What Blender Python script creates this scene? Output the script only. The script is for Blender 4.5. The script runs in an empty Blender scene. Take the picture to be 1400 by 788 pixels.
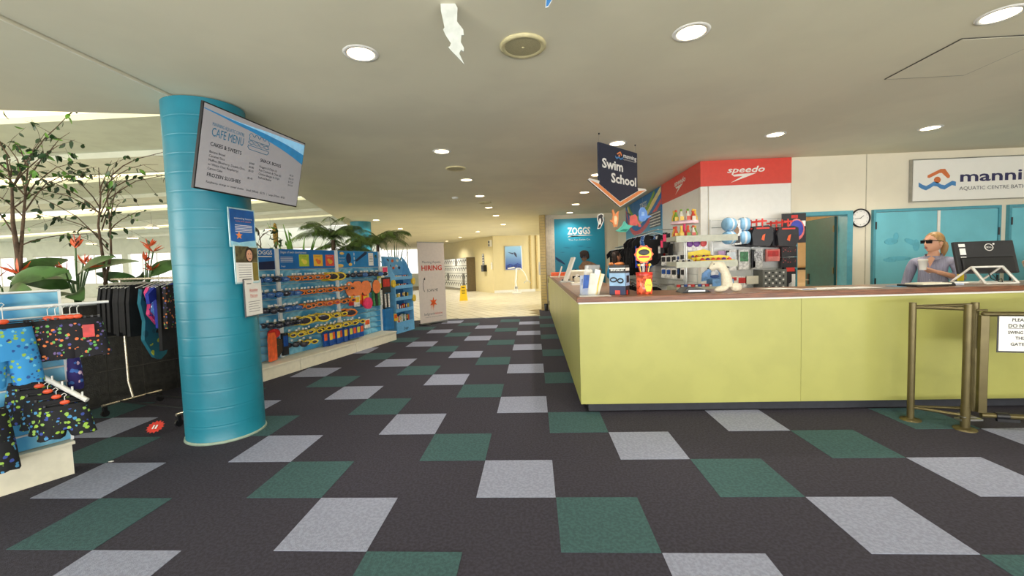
import bpy, math, random
from mathutils import Vector, Matrix
random.seed(11)
S = bpy.context.scene
COL = S.collection
PI = math.pi
R_ = math.radians

# ------------------------------------------------------------------ camera
YAW, PITCH, ROLL = 5.38528908e-02, -5.67808023e-02, -3.18781517e-02
fw = Vector((-math.sin(YAW)*math.cos(PITCH), math.cos(YAW)*math.cos(PITCH), math.sin(PITCH)))
rt = Vector((math.cos(YAW), math.sin(YAW), 0))
up = rt.cross(fw)
rt, up = rt*math.cos(ROLL)+up*math.sin(ROLL), up*math.cos(ROLL)-rt*math.sin(ROLL)
cd = bpy.data.cameras.new('camera'); cam = bpy.data.objects.new('camera', cd); COL.objects.link(cam)
M4 = Matrix((rt, up, -fw)).transposed().to_4x4(); M4.translation = (.405631, -2.547534, 1.46059)
cam.matrix_world = M4
cd.sensor_fit = 'HORIZONTAL'; cd.sensor_width = 36; cd.lens = 574.665/1400*36; cd.clip_start = .05; cd.clip_end = 300
S.camera = cam

# ------------------------------------------------------------------ sky, daylight, exposure
w = bpy.data.worlds.new('overcast sky'); S.world = w; w.use_nodes = True
bg = w.node_tree.nodes['Background']; bg.inputs[0].default_value = (1.0, .98, .93, 1); bg.inputs[1].default_value = 1.35
def area(name, loc, rot, sx, sy, power, col=(1, .985, .95)):
    l = bpy.data.lights.new(name, 'AREA'); l.shape = 'RECTANGLE'; l.size = sx; l.size_y = sy; l.energy = power; l.color = col
    o = bpy.data.objects.new(name, l); COL.objects.link(o); o.location = loc; o.rotation_euler = rot
    return o
area('entrance_daylight', (2.5, -6.3, 1.7), (R_(90), 0, 0), 13, 2.4, 120)
area('added_ceiling_fill', (2.0, -6.2, .25), (R_(128), 0, 0), 14, 1.2, 520)  # added lamp behind the camera, tilted up to brighten the ceiling
area('pool_side_daylight', (-9.5, -3.5, 2.2), (R_(100), 0, R_(-60)), 5, 3, 300, (1, .98, .88))
area('corridor_daylight', (3.4, 15.8, 1.9), (R_(90), 0, R_(90)), 5.5, 2.2, 130)
S.view_settings.view_transform = 'Standard'; S.view_settings.look = 'None'
S.view_settings.exposure = 0.45; S.view_settings.gamma = 1.0; S.view_settings.use_curve_mapping = False
S.cycles.use_denoising = True; S.cycles.max_bounces = 7; S.cycles.diffuse_bounces = 4; S.cycles.sample_clamp_indirect = 6
S.cycles.caustics_reflective = False; S.cycles.caustics_refractive = False

# ------------------------------------------------------------------ materials
def lin(c):
    return tuple(((v/255)/12.92 if v/255 <= .04045 else ((v/255+.055)/1.055)**2.4) for v in c)
MATS = {}
def mat(name, rgb, rough=.5, metal=0., var=.07, scale=14., bump=0., bscale=None, emit=0., rgb2=None, kind='noise', lo=.42, hi=.58, alpha=1., trans=0., coat=0., stretch=None):
    """procedural principled material: colour varied by a texture, optional bump"""
    if name in MATS: return MATS[name]
    m = bpy.data.materials.new(name); m.use_nodes = True; nt = m.node_tree; N = nt.nodes; L = nt.links
    b = N['Principled BSDF']; b.inputs['Roughness'].default_value = rough; b.inputs['Metallic'].default_value = metal
    if coat: b.inputs['Coat Weight'].default_value = coat
    if trans: b.inputs['Transmission Weight'].default_value = trans
    if alpha < 1: b.inputs['Alpha'].default_value = alpha
    c = lin(rgb)
    tc = N.new('ShaderNodeTexCoord'); src = tc.outputs['Object']
    if stretch:
        mp = N.new('ShaderNodeMapping'); mp.inputs['Scale'].default_value = stretch; L.new(src, mp.inputs[0]); src = mp.outputs[0]
    if kind == 'noise':
        t = N.new('ShaderNodeTexNoise'); t.inputs['Scale'].default_value = scale; t.inputs['Detail'].default_value = 4; out = t.outputs[0]
    elif kind == 'edge':
        t = N.new('ShaderNodeTexVoronoi'); t.feature = 'DISTANCE_TO_EDGE'; t.inputs['Scale'].default_value = scale; out = t.outputs['Distance']
        d = N.new('ShaderNodeTexNoise'); d.inputs['Scale'].default_value = scale*.8; L.new(src, d.inputs[0])
        ad = N.new('ShaderNodeMix'); ad.data_type = 'VECTOR'; ad.inputs[0].default_value = .25; L.new(src, ad.inputs[4]); L.new(d.outputs[1], ad.inputs[5]); src = ad.outputs[1]
    elif kind == 'cell':
        t = N.new('ShaderNodeTexVoronoi'); t.inputs['Scale'].default_value = scale; out = t.outputs['Distance']
    elif kind == 'wave':
        t = N.new('ShaderNodeTexWave'); t.inputs['Scale'].default_value = scale; t.inputs['Distortion'].default_value = 3; t.inputs['Detail'].default_value = 3; out = t.outputs[1]
    L.new(src, t.inputs[0])
    rp = N.new('ShaderNodeValToRGB'); L.new(out, rp.inputs[0])
    rp.color_ramp.elements[0].position = lo; rp.color_ramp.elements[1].position = hi
    c2 = lin(rgb2) if rgb2 else tuple(v*(1+var) for v in c); c1 = c if rgb2 else tuple(v*(1-var) for v in c)
    rp.color_ramp.elements[0].color = (*c1, 1); rp.color_ramp.elements[1].color = (*c2, 1)
    L.new(rp.outputs[0], b.inputs['Base Color'])
    if emit:
        L.new(rp.outputs[0], b.inputs['Emission Color']); b.inputs['Emission Strength'].default_value = emit
    if bump:
        bt = N.new('ShaderNodeTexNoise'); bt.inputs['Scale'].default_value = bscale or scale*4; bt.inputs['Detail'].default_value = 3; L.new(tc.outputs['Object'], bt.inputs[0])
        bp = N.new('ShaderNodeBump'); bp.inputs['Strength'].default_value = bump; bp.inputs['Distance'].default_value = .02
        L.new(bt.outputs[0], bp.inputs['Height']); L.new(bp.outputs[0], b.inputs['Normal'])
    MATS[name] = m
    return m
def print_cloth(name, base, cols, scale=22., thr=.32):
    """printed fabric: coloured blobs on a plain ground"""
    if name in MATS: return MATS[name]
    m = bpy.data.materials.new(name); m.use_nodes = True; nt = m.node_tree; N = nt.nodes; L = nt.links
    b = N['Principled BSDF']; b.inputs['Roughness'].default_value = .8
    tc = N.new('ShaderNodeTexCoord'); v = N.new('ShaderNodeTexVoronoi'); v.inputs['Scale'].default_value = scale
    oi = N.new('ShaderNodeObjectInfo'); va = N.new('ShaderNodeVectorMath'); va.operation = 'MULTIPLY_ADD'; va.inputs[1].default_value = (9, 7, 5); L.new(oi.outputs['Random'], va.inputs[0]); L.new(tc.outputs['Object'], va.inputs[2]); L.new(va.outputs[0], v.inputs[0])
    sx = N.new('ShaderNodeSeparateColor'); L.new(v.outputs['Color'], sx.inputs[0])
    rp = N.new('ShaderNodeValToRGB'); rp.color_ramp.interpolation = 'CONSTANT'; L.new(sx.outputs[0], rp.inputs[0])
    els = rp.color_ramp.elements
    els[0].color = (*lin(cols[0]), 1); els[0].position = 0; els[1].position = 1/len(cols); els[1].color = (*lin(cols[1 % len(cols)]), 1)
    for i in range(2, len(cols)): e = els.new(i/len(cols)); e.color = (*lin(cols[i]), 1)
    nz = N.new('ShaderNodeTexNoise'); nz.inputs['Scale'].default_value = scale*2.2; L.new(tc.outputs['Object'], nz.inputs[0])
    ma = N.new('ShaderNodeMath'); ma.operation = 'MULTIPLY_ADD'; ma.inputs[1].default_value = .35; L.new(nz.outputs[0], ma.inputs[0]); L.new(v.outputs['Distance'], ma.inputs[2])
    lt = N.new('ShaderNodeMath'); lt.operation = 'LESS_THAN'; lt.inputs[1].default_value = thr+.17; L.new(ma.outputs[0], lt.inputs[0])
    mx = N.new('ShaderNodeMix'); mx.data_type = 'RGBA'; L.new(lt.outputs[0], mx.inputs[0]); mx.inputs[6].default_value = (*lin(base), 1); L.new(rp.outputs[0], mx.inputs[7])
    L.new(mx.outputs[2], b.inputs['Base Color']); MATS[name] = m
    return m

# ------------------------------------------------------------------ mesh builder
class B:
    def __init__(s): s.v = []; s.f = []; s.mi = []; s.sm = []
    def add(s, vs, fs, m=0, smooth=False):
        o = len(s.v); s.v += [tuple(p) for p in vs]
        for f in fs: s.f.append(tuple(o+i for i in f)); s.mi.append(m); s.sm.append(smooth)
        return s
    def box(s, x0, x1, y0, y1, z0, z1, m=0, rot=None, at=None):
        vs = [Vector((x, y, z)) for z in (z0, z1) for y in (y0, y1) for x in (x0, x1)]
        if rot is not None: vs = [rot @ p for p in vs]
        if at is not None: vs = [p+Vector(at) for p in vs]
        return s.add(vs, [(0, 2, 3, 1), (4, 5, 7, 6), (0, 1, 5, 4), (2, 6, 7, 3), (0, 4, 6, 2), (1, 3, 7, 5)], m)
    def cyl(s, p, q, r, n=12, r2=None, m=0, cap=True):
        p = Vector(p); q = Vector(q); d = (q-p).normalized(); a = d.orthogonal().normalized(); b = d.cross(a); r2 = r if r2 is None else r2
        vs = [p+(a*math.cos(2*PI*i/n)+b*math.sin(2*PI*i/n))*r for i in range(n)]+[q+(a*math.cos(2*PI*i/n)+b*math.sin(2*PI*i/n))*r2 for i in range(n)]
        s.add(vs, [(i, (i+1) % n, n+(i+1) % n, n+i) for i in range(n)], m, True)
        if cap: s.add(vs[:n], [tuple(range(n-1, -1, -1))], m); s.add(vs[n:], [tuple(range(n))], m)
        return s
    def tube(s, pts, r, n=8, m=0, closed=False, r1=None):
        pts = [Vector(p) for p in pts]; k = len(pts); vs = []; ref = None
        for i, p in enumerate(pts):
            if closed: d = pts[(i+1) % k]-pts[i-1]
            else: d = pts[min(i+1, k-1)]-pts[max(i-1, 0)]
            d = d.normalized() if d.length > 1e-9 else Vector((0, 0, 1))
            if ref is None: ref = d.orthogonal().normalized()
            a = (ref-d*ref.dot(d)); a = a.normalized() if a.length > 1e-6 else d.orthogonal().normalized(); ref = a; b = d.cross(a)
            rr = r if r1 is None else r+(r1-r)*i/max(1, k-1)
            vs += [p+(a*math.cos(2*PI*j/n)+b*math.sin(2*PI*j/n))*rr for j in range(n)]
        fs = [(i*n+j, i*n+(j+1) % n, ((i+1) % k)*n+(j+1) % n, ((i+1) % k)*n+j) for i in range(k if closed else k-1) for j in range(n)]
        s.add(vs, fs, m, True)
        if not closed: s.add(vs[:n], [tuple(range(n-1, -1, -1))], m); s.add(vs[-n:], [tuple(range(n))], m)
        return s
    def loft(s, rings, m=0, cap=True, smooth=True, wrap=True):
        n = len(rings[0]); vs = [p for r in rings for p in r]
        J = range(n) if wrap else range(n-1)
        s.add(vs, [(i*n+j, i*n+(j+1) % n, (i+1)*n+(j+1) % n, (i+1)*n+j) for i in range(len(rings)-1) for j in J], m, smooth)
        if cap and wrap: s.add(rings[0], [tuple(range(n-1, -1, -1))], m); s.add(rings[-1], [tuple(range(n))], m)
        return s
    def lathe(s, prof, c=(0, 0, 0), n=20, m=0, cap=True):
        c = Vector(c)
        return s.loft([[c+Vector((r*math.cos(2*PI*i/n), r*math.sin(2*PI*i/n), z)) for i in range(n)] for r, z in prof], m, cap)
    def ell(s, c, rad, n=12, k=8, m=0, rot=None):
        c = Vector(c); rings = []
        for i in range(k+1):
            t = -PI/2+PI*i/k; rr = max(math.cos(t), .02)
            ring = [Vector((rad[0]*rr*math.cos(2*PI*j/n), rad[1]*rr*math.sin(2*PI*j/n), rad[2]*math.sin(t))) for j in range(n)]
            if rot is not None: ring = [rot @ p for p in ring]
            rings.append([c+p for p in ring])
        return s.loft(rings, m)
    def poly(s, pts, y0, y1, m=0, ms=None):
        """outline in the x-z plane given counter-clockwise as seen from -y, thickness along y"""
        n = len(pts); vs = [(x, y0, z) for x, z in pts]+[(x, y1, z) for x, z in pts]
        s.add(vs, [tuple(range(n)), tuple(range(2*n-1, n-1, -1))], m)
        s.add(vs, [(i, n+i, n+(i+1) % n, (i+1) % n) for i in range(n)], m if ms is None else ms)
        return s
    def polyz(s, pts, z0, z1, m=0):
        n = len(pts); vs = [(x, y, z0) for x, y in pts]+[(x, y, z1) for x, y in pts]
        s.add(vs, [tuple(range(n-1, -1, -1)), tuple(range(n, 2*n))], m)
        return s.add(vs, [(i, (i+1) % n, n+(i+1) % n, n+i) for i in range(n)], m)
    def mesh(s, name, mats):
        me = bpy.data.meshes.new(name); me.from_pydata(s.v, [], s.f)
        for x in (mats if isinstance(mats, (list, tuple)) else [mats]): me.materials.append(x)
        me.polygons.foreach_set('material_index', s.mi); me.polygons.foreach_set('use_smooth', s.sm); me.update()
        return me
    def build(s, name, mats, parent=None, loc=(0, 0, 0), rz=0., bevel=0.):
        o = bpy.data.objects.new(name, s.mesh(name, mats)); COL.objects.link(o); o.parent = parent; o.location = loc; o.rotation_euler = (0, 0, rz)
        if bevel:
            md = o.modifiers.new('bevel', 'BEVEL'); md.width = bevel; md.segments = 2; md.limit_method = 'ANGLE'
        return o
def tag(o, label=None, cat=None, group=None, kind=None):
    if label: o['label'] = label
    if cat: o['category'] = cat
    if group: o['group'] = group
    if kind: o['kind'] = kind
    return o
def thing(name, label, cat, loc=(0, 0, 0), rz=0., group=None):
    o = bpy.data.objects.new(name, None); COL.objects.link(o); o.location = loc; o.rotation_euler = (0, 0, rz); o.empty_display_size = .1
    return tag(o, label, cat, group)
def struct(name, b, m, **k): return tag(b.build(name, m, **k), kind='structure')
def dup(root, loc, rz=None, label=None, mats=None, rot=None):
    def rec(o, par):
        c = o.copy(); COL.objects.link(c); c.parent = par
        if mats and o.type == 'MESH' and mats.get(o.name.split('.')[0]):
            c.data = mats[o.name.split('.')[0]]
        for ch in o.children: rec(ch, c)
        return c
    r = rec(root, None); r.location = loc
    if rz is not None: r.rotation_euler = (0, 0, rz)
    if rot is not None: r.rotation_euler = rot
    if label: r['label'] = label
    return r
def txt(body, m, parent=None, x=0., y=0., z=0., h=.1, w=None, al='C', ext=.0015, name='lettering', flip=False, shear=0., bold=0.):
    """lettering in the local x-z plane facing -y; h = height of a capital"""
    cu = bpy.data.curves.new(name, 'FONT'); cu.body = body; cu.size = 1; cu.extrude = 0; cu.shear = shear; cu.offset = bold; cu.resolution_u = 2
    cu.align_x = {'C': 'CENTER', 'L': 'LEFT', 'R': 'RIGHT'}[al]
    o = bpy.data.objects.new(name, cu); me = bpy.data.meshes.new_from_object(o); bpy.data.objects.remove(o); bpy.data.curves.remove(cu)
    if not len(me.vertices): return None
    xs = [v.co.x for v in me.vertices]; W = max(xs)-min(xs); sz = h/.69; sx = sz if w is None else w/W
    for v in me.vertices: v.co = (x+v.co.x*sx, y-ext, z+v.co.y*sz)
    me.materials.clear(); me.materials.append(m); me.name = name
    o = bpy.data.objects.new(name, me); COL.objects.link(o); o.parent = parent
    return o
def ring(c, rx, ry, n=16, T=None):
    """horizontal ellipse ring around c, optionally tilted by a 3x3 matrix"""
    c = Vector(c); r = [Vector((rx*math.cos(2*PI*i/n), ry*math.sin(2*PI*i/n), 0)) for i in range(n)]
    return [c+(T @ p if T is not None else p) for p in r]
# ------------------------------------------------------------------ palette
CARPET = mat('carpet_dark', (50, 47, 60), .95, var=.22, scale=60, bump=.5, bscale=260)
CT_G = mat('carpet_grey', (146, 151, 172), .95, var=.10, scale=55, bump=.5, bscale=260)
CT_T = mat('carpet_green', (56, 89, 91), .95, var=.14, scale=55, bump=.5, bscale=260)
CEIL = mat('ceiling_paint', (224, 218, 192), .85, var=.03, scale=1.2)
WALLP = mat('wall_paint', (226, 218, 196), .7, var=.02, scale=3)
WHITE = mat('white_plastic', (232, 230, 222), .45, var=.02)
CREAM = mat('cream_laminate', (226, 220, 198), .5, var=.03)
TAN = mat('tan_wall', (220, 206, 158), .7, var=.012, scale=3)
TEAL = mat('teal_vinyl', (28, 122, 142), .38, var=.07, scale=2.5, bump=.12, bscale=7)
TEALD = mat('teal_door_paint', (112, 190, 204), .42, var=.05, scale=2.2)
TEALF = mat('teal_frame_paint', (80, 154, 170), .4, var=.04)
GREEND = mat('dark_green_door_paint', (22, 78, 80), .45, var=.06)
LIME = mat('lime_laminate', (168, 167, 92), .42, var=.035, scale=3)
LIME2 = mat('lime_laminate_side', (168, 167, 92), .36, var=.05, scale=3, stretch=(1, 1, .2))
WOOD = mat('timber_edge', (112, 66, 38), .38, var=.25, scale=6, stretch=(1, 12, 12), kind='noise')
WOODT = mat('timber_top', (150, 110, 80), .3, var=.2, scale=5, stretch=(1, 10, 1))
BLACK = mat('black_plastic', (22, 22, 25), .4, var=.1)
BLKC = mat('black_fabric', (20, 20, 24), .85, var=.3, scale=9)
STEEL = mat('steel', (175, 175, 172), .28, .9, var=.05)
BRONZE = mat('bronze_paint', (98, 88, 56), .36, .55, var=.08, scale=8)
KICK = mat('dark_kick', (40, 42, 50), .6, var=.1)
RED = mat('signal_red', (214, 58, 48), .4, var=.02)
NAVY = mat('navy_board', (40, 46, 66), .5, var=.03)
ORANGE = mat('orange_board', (238, 146, 84), .5, var=.03)
SLATB = mat('slat_water_blue', (132, 196, 222), .35, rgb2=(60, 142, 190), kind='edge', scale=4, lo=.0, hi=.2)
SLATG = mat('groove_aluminium', (200, 204, 202), .35, .4, var=.03)
SLATW = mat('slat_white', (236, 238, 236), .45, var=.02)
DTILE = mat('dark_wall_tile', (50, 48, 44), .35, var=.25, scale=18, bump=.3, bscale=90)
GROUT = mat('grout', (92, 88, 78), .9, var=.05)
BTILE = mat('beige_floor_tile', (214, 206, 180), .3, var=.06, scale=3)
BGROUT = mat('beige_grout', (140, 124, 88), .8, var=.05)
BRICKY = mat('glazed_yellow_brick', (202, 176, 108), .3, var=.07, scale=6)
PAPER = mat('paper', (236, 234, 228), .7, var=.015)
INK = mat('ink_black', (30, 30, 34), .6, var=.02)
GREYT = mat('ink_grey', (96, 98, 104), .6, var=.02)
REDINK = mat('ink_red', (206, 66, 48), .6, var=.02)
LAMP = mat('lamp_glow', (255, 226, 178), .5, var=.0, emit=9)
SKYL = mat('skylight_sheet', (255, 238, 198), .5, var=.02, emit=1.5)
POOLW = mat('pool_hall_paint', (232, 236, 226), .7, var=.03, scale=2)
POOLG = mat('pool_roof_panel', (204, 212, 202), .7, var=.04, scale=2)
ZBLUE = mat('banner_blue', (24, 150, 188), .45, var=.03, scale=2)

# ------------------------------------------------------------------ floor
floor = struct('floor', B().polyz([(-9, -6.4), (10, -6.4), (10, 4.1), (3.06, 4.1), (3.06, 10.6), (.53, 10.6), (.53, 9.11), (-2.05, 8.83), (-6, 8.4)], -.1, 0), CARPET)
tm = {0: B().box(-.2485, .2485, -.2485, .2485, 0, .0025).mesh('carpet_tile', CT_G), 1: B().box(-.2485, .2485, -.2485, .2485, 0, .0025).mesh('carpet_tile', CT_T)}
for j in range(-5, 19):
    for i in range(-12, 10):
        if (i+j) % 3: continue
        cx, cy = i*.5+.25, j*.5+.25
        if cx > .95 and cy > 1.4: continue                       # under the counter
        if cy < 9.2 and (cx+4.535)*.9-(cy-1.976)*.437 < .1 and cy < 3.2: continue
        if cy > 3 and cx < -3.5-(-.26*(cy-3.2)): continue
        if cy > 8.62 and cx < .5: continue
        if cx < -5.4: continue
        o = bpy.data.objects.new('carpet_tile', tm[i % 2]); COL.objects.link(o); o.parent = floor; o.location = (cx, cy, 0)
f2 = struct('floor_corridor', B().polyz([(-2.05, 8.83), (.53, 9.11), (.53, 10.6), (4, 10.6), (6, 32), (-14, 32), (-7, 12), (-6, 8.4)], -.1, -.004), BGROUT)
bt = B(); a = R_(120); ux, uy = Vector((math.cos(a), math.sin(a))), Vector((-math.sin(a), math.cos(a)))
for i in range(-8, 70):
    for j in range(-22, 26):
        c = Vector((-.7, 9.0))+ux*(i*.3+.15)+uy*(j*.3+.15)
        ok = c.y > 9.14+.108*(c.x+.0) if c.x < .45 else c.y > 10.8
        if not ok or c.y > 24.5 or c.x < -7 or c.x > 3.2 or (c.x > .35 and c.y < 10.8): continue
        p = [c+ux*sx*.142+uy*sy*.142 for sx, sy in ((-1, -1), (1, -1), (1, 1), (-1, 1))]
        bt.polyz([tuple(q) for q in p] if (p[1]-p[0]).cross(p[2]-p[1]) > 0 else [tuple(q) for q in p[::-1]], -.004, .0)
tag(bt.build('floor_tile', BTILE, f2), kind='stuff')
struct('trim_1', B().polyz([(-2.05, 8.83), (.53, 9.11), (.53, 9.14), (-2.05, 8.86)], 0, .006), SLATG)
struct('floor_pool_hall', B().polyz([(-45, -6), (-2.5, -6), (-2.5, 8), (-6, 12), (-8, 32), (-45, 32)], -.32, -.11), mat('pool_deck', (226, 224, 212), .5))

# ------------------------------------------------------------------ ceiling
struct('ceiling', B().polyz([(-2.5, -6.6), (10, -6.6), (10, 32), (-12, 32), (-5.5, 10.4), (-2.9, 1.2), (-2.5, 1.05)], 2.93, 3.2), CEIL)
struct('ceiling_left', B().polyz([(-9, -6.6), (-2.53, -6.6), (-2.53, 1.06), (-2.9, 1.2), (-9, -.2)], 2.922, 3.2), CEIL)
struct('trim_2', B().box(-2.539, -2.531, -6.4, .83, 2.917, 2.9215), mat('trim_light', (236, 232, 214), .4))
# pool hall roof: saw-tooth bays of skylight sheet, grey panels and paler dropped bands
n = 1
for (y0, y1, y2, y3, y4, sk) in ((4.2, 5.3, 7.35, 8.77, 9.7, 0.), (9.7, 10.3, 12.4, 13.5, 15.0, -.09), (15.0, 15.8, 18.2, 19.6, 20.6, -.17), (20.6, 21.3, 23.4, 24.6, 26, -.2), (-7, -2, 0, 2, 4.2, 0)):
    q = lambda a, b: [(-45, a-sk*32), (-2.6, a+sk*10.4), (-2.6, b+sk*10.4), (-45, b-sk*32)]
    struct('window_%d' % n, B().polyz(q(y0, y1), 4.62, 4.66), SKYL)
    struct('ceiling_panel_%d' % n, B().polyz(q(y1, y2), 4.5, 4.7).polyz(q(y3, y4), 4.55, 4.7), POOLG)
    struct('trim_band_%d' % n, B().polyz(q(y2, y3), 4.36, 4.7), POOLW)
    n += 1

# ------------------------------------------------------------------ walls
struct('wall_right', B().box(3.0, 4.34, 4.1, 4.24, 0, 2.93).box(4.34, 5.2, 4.1, 4.24, 2.1, 2.93).box(5.2, 10, 4.1, 4.24, 0, 2.93), WALLP)
struct('trim_3', B().box(5.405, 5.415, 4.094, 4.0995, .0, 2.93).box(4.312, 4.32, 4.094, 4.0995, 2.1, 2.93), mat('joint', (176, 170, 150), .7))
struct('trim_5', B().box(3.1, 4.31, 4.085, 4.0995, .02, 2.549).box(2.985, 2.9995, 4.2, 6.03, .02, 2.549), mat('white_laminate', (238, 238, 232), .3, var=.01))
struct('wall_side', B().box(3.0, 3.14, 4.2405, 10.6, 0, 2.93), WALLP)
struct('wall_shop_back', B().box(.8, 3.14, 10.601, 10.75, 0, 2.93), WALLP)
struct('wall_east', B().box(10, 10.15, -6.5, 4.24, 0, 2.93), WALLP)
ws = struct('window_9', B().box(-9, 10, -6.6, -6.5, 2.6, 2.93).box(-9, 10, -6.6, -6.5, 0, .12), TEALF)
for x in range(-9, 11, 2): B().box(x-.04, x+.04, -6.6, -6.5, .12, 2.6).build('mullion', TEALF, ws)
# room behind the open door
struct('wall_office', B().box(3.14, 7, 6.3, 6.4, 0, 2.6).box(6.9, 7, 4.24, 6.3, 0, 2.6).box(3.141, 7, 4.241, 6.4, 2.6, 2.7), mat('office_wall', (214, 186, 140), .7, var=.04))
l = bpy.data.lights.new('office_lamp', 'POINT'); l.energy = 30; l.color = (1, .88, .68); l.shadow_soft_size = .15
o = bpy.data.objects.new('office_lamp', l); COL.objects.link(o); o.location = (3.9, 5.6, 2.3)
# far corridor walls
aA = math.atan2(.866, -.5)
struct('wall_lockers', B().box(0, 14, -.15, 0, 0, 2.93), TAN, loc=(-1.66, 18.94, 0), rz=aA)
struct('wall_poster', B().box(.0, 3.2, 0, .15, 0, 2.93), TAN, loc=(-1.66, 18.94, 0), rz=math.atan2(.3, .95))
struct('baseboard_poster', B().box(.0, 2.2, -.04, -.0005, 0, .13), WHITE, loc=(-1.66, 18.94, 0), rz=math.atan2(.3, .95))
struct('trim_4', B().box(1.95, 2.02, -.07, -.001, .13, 2.93).box(2.28, 2.36, -.12, -.001, .13, 2.93), mat('tan_pilaster', (196, 172, 112), .6), loc=(-1.66, 18.94, 0), rz=math.atan2(.3, .95))
struct('wall_corridor', B().box(.78, .9, 10.76, 12.6, 0, 2.93).box(.78, .9, 12.6, 18.6, 2.45, 2.93), TAN)
# glazed-brick pillar at the end of the counter
pil = struct('wall_pillar', B().box(.61, .77, 10.41, 10.74, 0, 2.93), GROUT)
bk = B()
for k in range(34):
    z = .004+k*.086
    bk.box(.602, .778, 10.402, 10.55, z, z+.08)
    bk.box(.602, .778, 10.556, 10.75, z, z+.08)
tag(bk.build('brick', BRICKY, pil), kind='stuff')
wl = struct('wall_ribbed', B().box(.79, 1.06, 10.55, 10.6, 0, 2.93), WALLP)
for k in range(4): B().box(.795+k*.066, .85+k*.066, 10.535, 10.549, .02, 2.92).build('panel', mat('ribbed_panel', (216, 208, 192), .5), wl)
# pool hall far end
pw = struct('wall_pool_far', B().box(-45, -8, 29, 29.3, -.1, .9).box(-45, -8, 29, 29.3, 3.3, 4.8), POOLW)
for k in range(10): B().box(-44+k*4, -43.5+k*4, 29.02, 29.28, .9, 3.3).build('pier', POOLW, pw)
struct('wall_pool_west', B().box(-45, -44.7, -6, 29, -.1, .9).box(-45, -44.7, -6, 29, 3.3, 4.8).box(-45, -44.7, 24, 29, .9, 3.3), POOLW)
for k in range(10):
    wn = struct('window_%d' % (10+k), B().box(-43.5+k*4, -40+k*4, 29.1, 29.16, .9, .98).box(-43.5+k*4, -40+k*4, 29.1, 29.16, 3.2, 3.3), WHITE)
    for x in (-42.4, -41.2): B().box(x+k*4-.03, x+k*4+.03, 29.1, 29.16, .98, 3.2).build('mullion', WHITE, wn)

# ------------------------------------------------------------------ planter wall of dark tiles behind the clothes
def dark_wall(name, p0, p1, h):
    p0 = Vector(p0); p1 = Vector(p1); d = p1-p0; L = d.length; rz = math.atan2(d.y, d.x)
    wl = tag(B().box(0, L, .0, .12, 0, h).build(name, GROUT, None, (p0.x, p0.y, 0), rz), kind='structure')
    nx = max(1, round(L/.39)); nz = 3; tw = L/nx; th = (h-.03)/nz
    me = B().box(.003, tw-.003, -.006, 0, .003, th-.003).mesh('wall_tile', DTILE)
    for i in range(nx):
        for k in range(nz):
            o = bpy.data.objects.new('wall_tile', me); COL.objects.link(o); o.parent = wl; o.location = (i*tw, 0, k*th)
    B().box(-.0, L, -.02, .14, h-.03, h).build('capping', SLATG, wl)
    return wl
dark_wall('wall_planter', (-5.6, -.215), (-4.535, 1.976), 1.18)
dark_wall('wall_planter_middle', (-4.535, 1.976), (-4.1, 2.87), 1.18)
dark_wall('wall_planter_far', (-4.1, 2.87), (-3.6, 3.3), 1.18)
dark_wall('wall_planter_side', (-3.6, 3.3), (-2.84, 6.17), 1.18)
dark_wall('wall_planter_end', (-3.05, 6.3), (-2.75, 7.9), 1.18)
soil = mat('potting_soil', (62, 50, 38), .95, var=.3, scale=20)
struct('trim_planter_soil', B().polyz([(-4.77, 2.3), (-4.2, 3.02), (-3.76, 3.4), (-3.06, 6.17), (-3.18, 6.35), (-2.88, 7.9), (-2.9, 8.6), (-3.7, 8.6), (-4.9, 3.2), (-6.6, -.1), (-5.75, -.1)], .9, 1.08), soil)
struct('wall_planter_back', B().polyz([(-6.6, -.1), (-4.9, 3.2), (-3.7, 8.6), (-3.82, 8.65), (-5.0, 3.25), (-6.72, -.05)], 0, 1.12), POOLW)
# ------------------------------------------------------------------ ceiling fixtures
ORD = ['first', 'second', 'third', 'fourth', 'fifth', 'sixth', 'seventh', 'eighth', 'ninth', 'tenth', 'eleventh', 'twelfth', 'thirteenth', 'fourteenth', 'fifteenth', 'sixteenth', 'seventeenth', 'eighteenth', 'nineteenth', 'twentieth', 'twenty-first', 'twenty-second', 'twenty-third', 'twenty-fourth', 'twenty-fifth', 'twenty-sixth']
def downlight(x, y, label, power=95):
    t = thing('downlight', label, 'ceiling light', (x, y, 2.93), 0, 'round downlights in the ceiling')
    B().lathe([(.088, 0), (.09, -.006), (.112, -.006), (.118, 0)], n=28, cap=False).build('trim_ring', WHITE, t)
    B().lathe([(.0885, -.004), (.06, -.0055), (.002, -.006)], n=28).build('diffuser', LAMP, t)
    l = bpy.data.lights.new('downlight_lamp', 'SPOT'); l.energy = power; l.color = (1, .92, .8) if power < 150 else (1, .95, .87); l.spot_size = R_(150); l.spot_blend = 1; l.shadow_soft_size = .08
    o = bpy.data.objects.new('downlight_lamp', l); COL.objects.link(o); o.parent = t; o.location = (0, 0, -.012)
for k, (x, y) in enumerate([(-.733, .353), (-.73, 2.868), (-.708, 4.713), (-.703, 6.44), (-.71, 8.31), (-.693, 10.14), (-.68, 12.99)]):
    downlight(x, y, 'round warm downlight, %s along the row left of the hall centre' % ORD[k], 95 if k < 5 else 200)
for k, (x, y) in enumerate([(-2.02, 15.93), (-3.35, 19.05), (-4.68, 22.1)]):
    downlight(x, y, 'far downlight, %s of three running down the locker corridor' % ORD[k], 330)
for k, (x, y) in enumerate([(1.47, .336), (1.492, 2.876), (1.515, 4.752), (1.515, 6.516), (1.509, 8.334), (1.51, 10.1)]):
    downlight(x, y, 'round warm downlight, %s along the row over the counter corner' % ORD[k])
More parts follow.
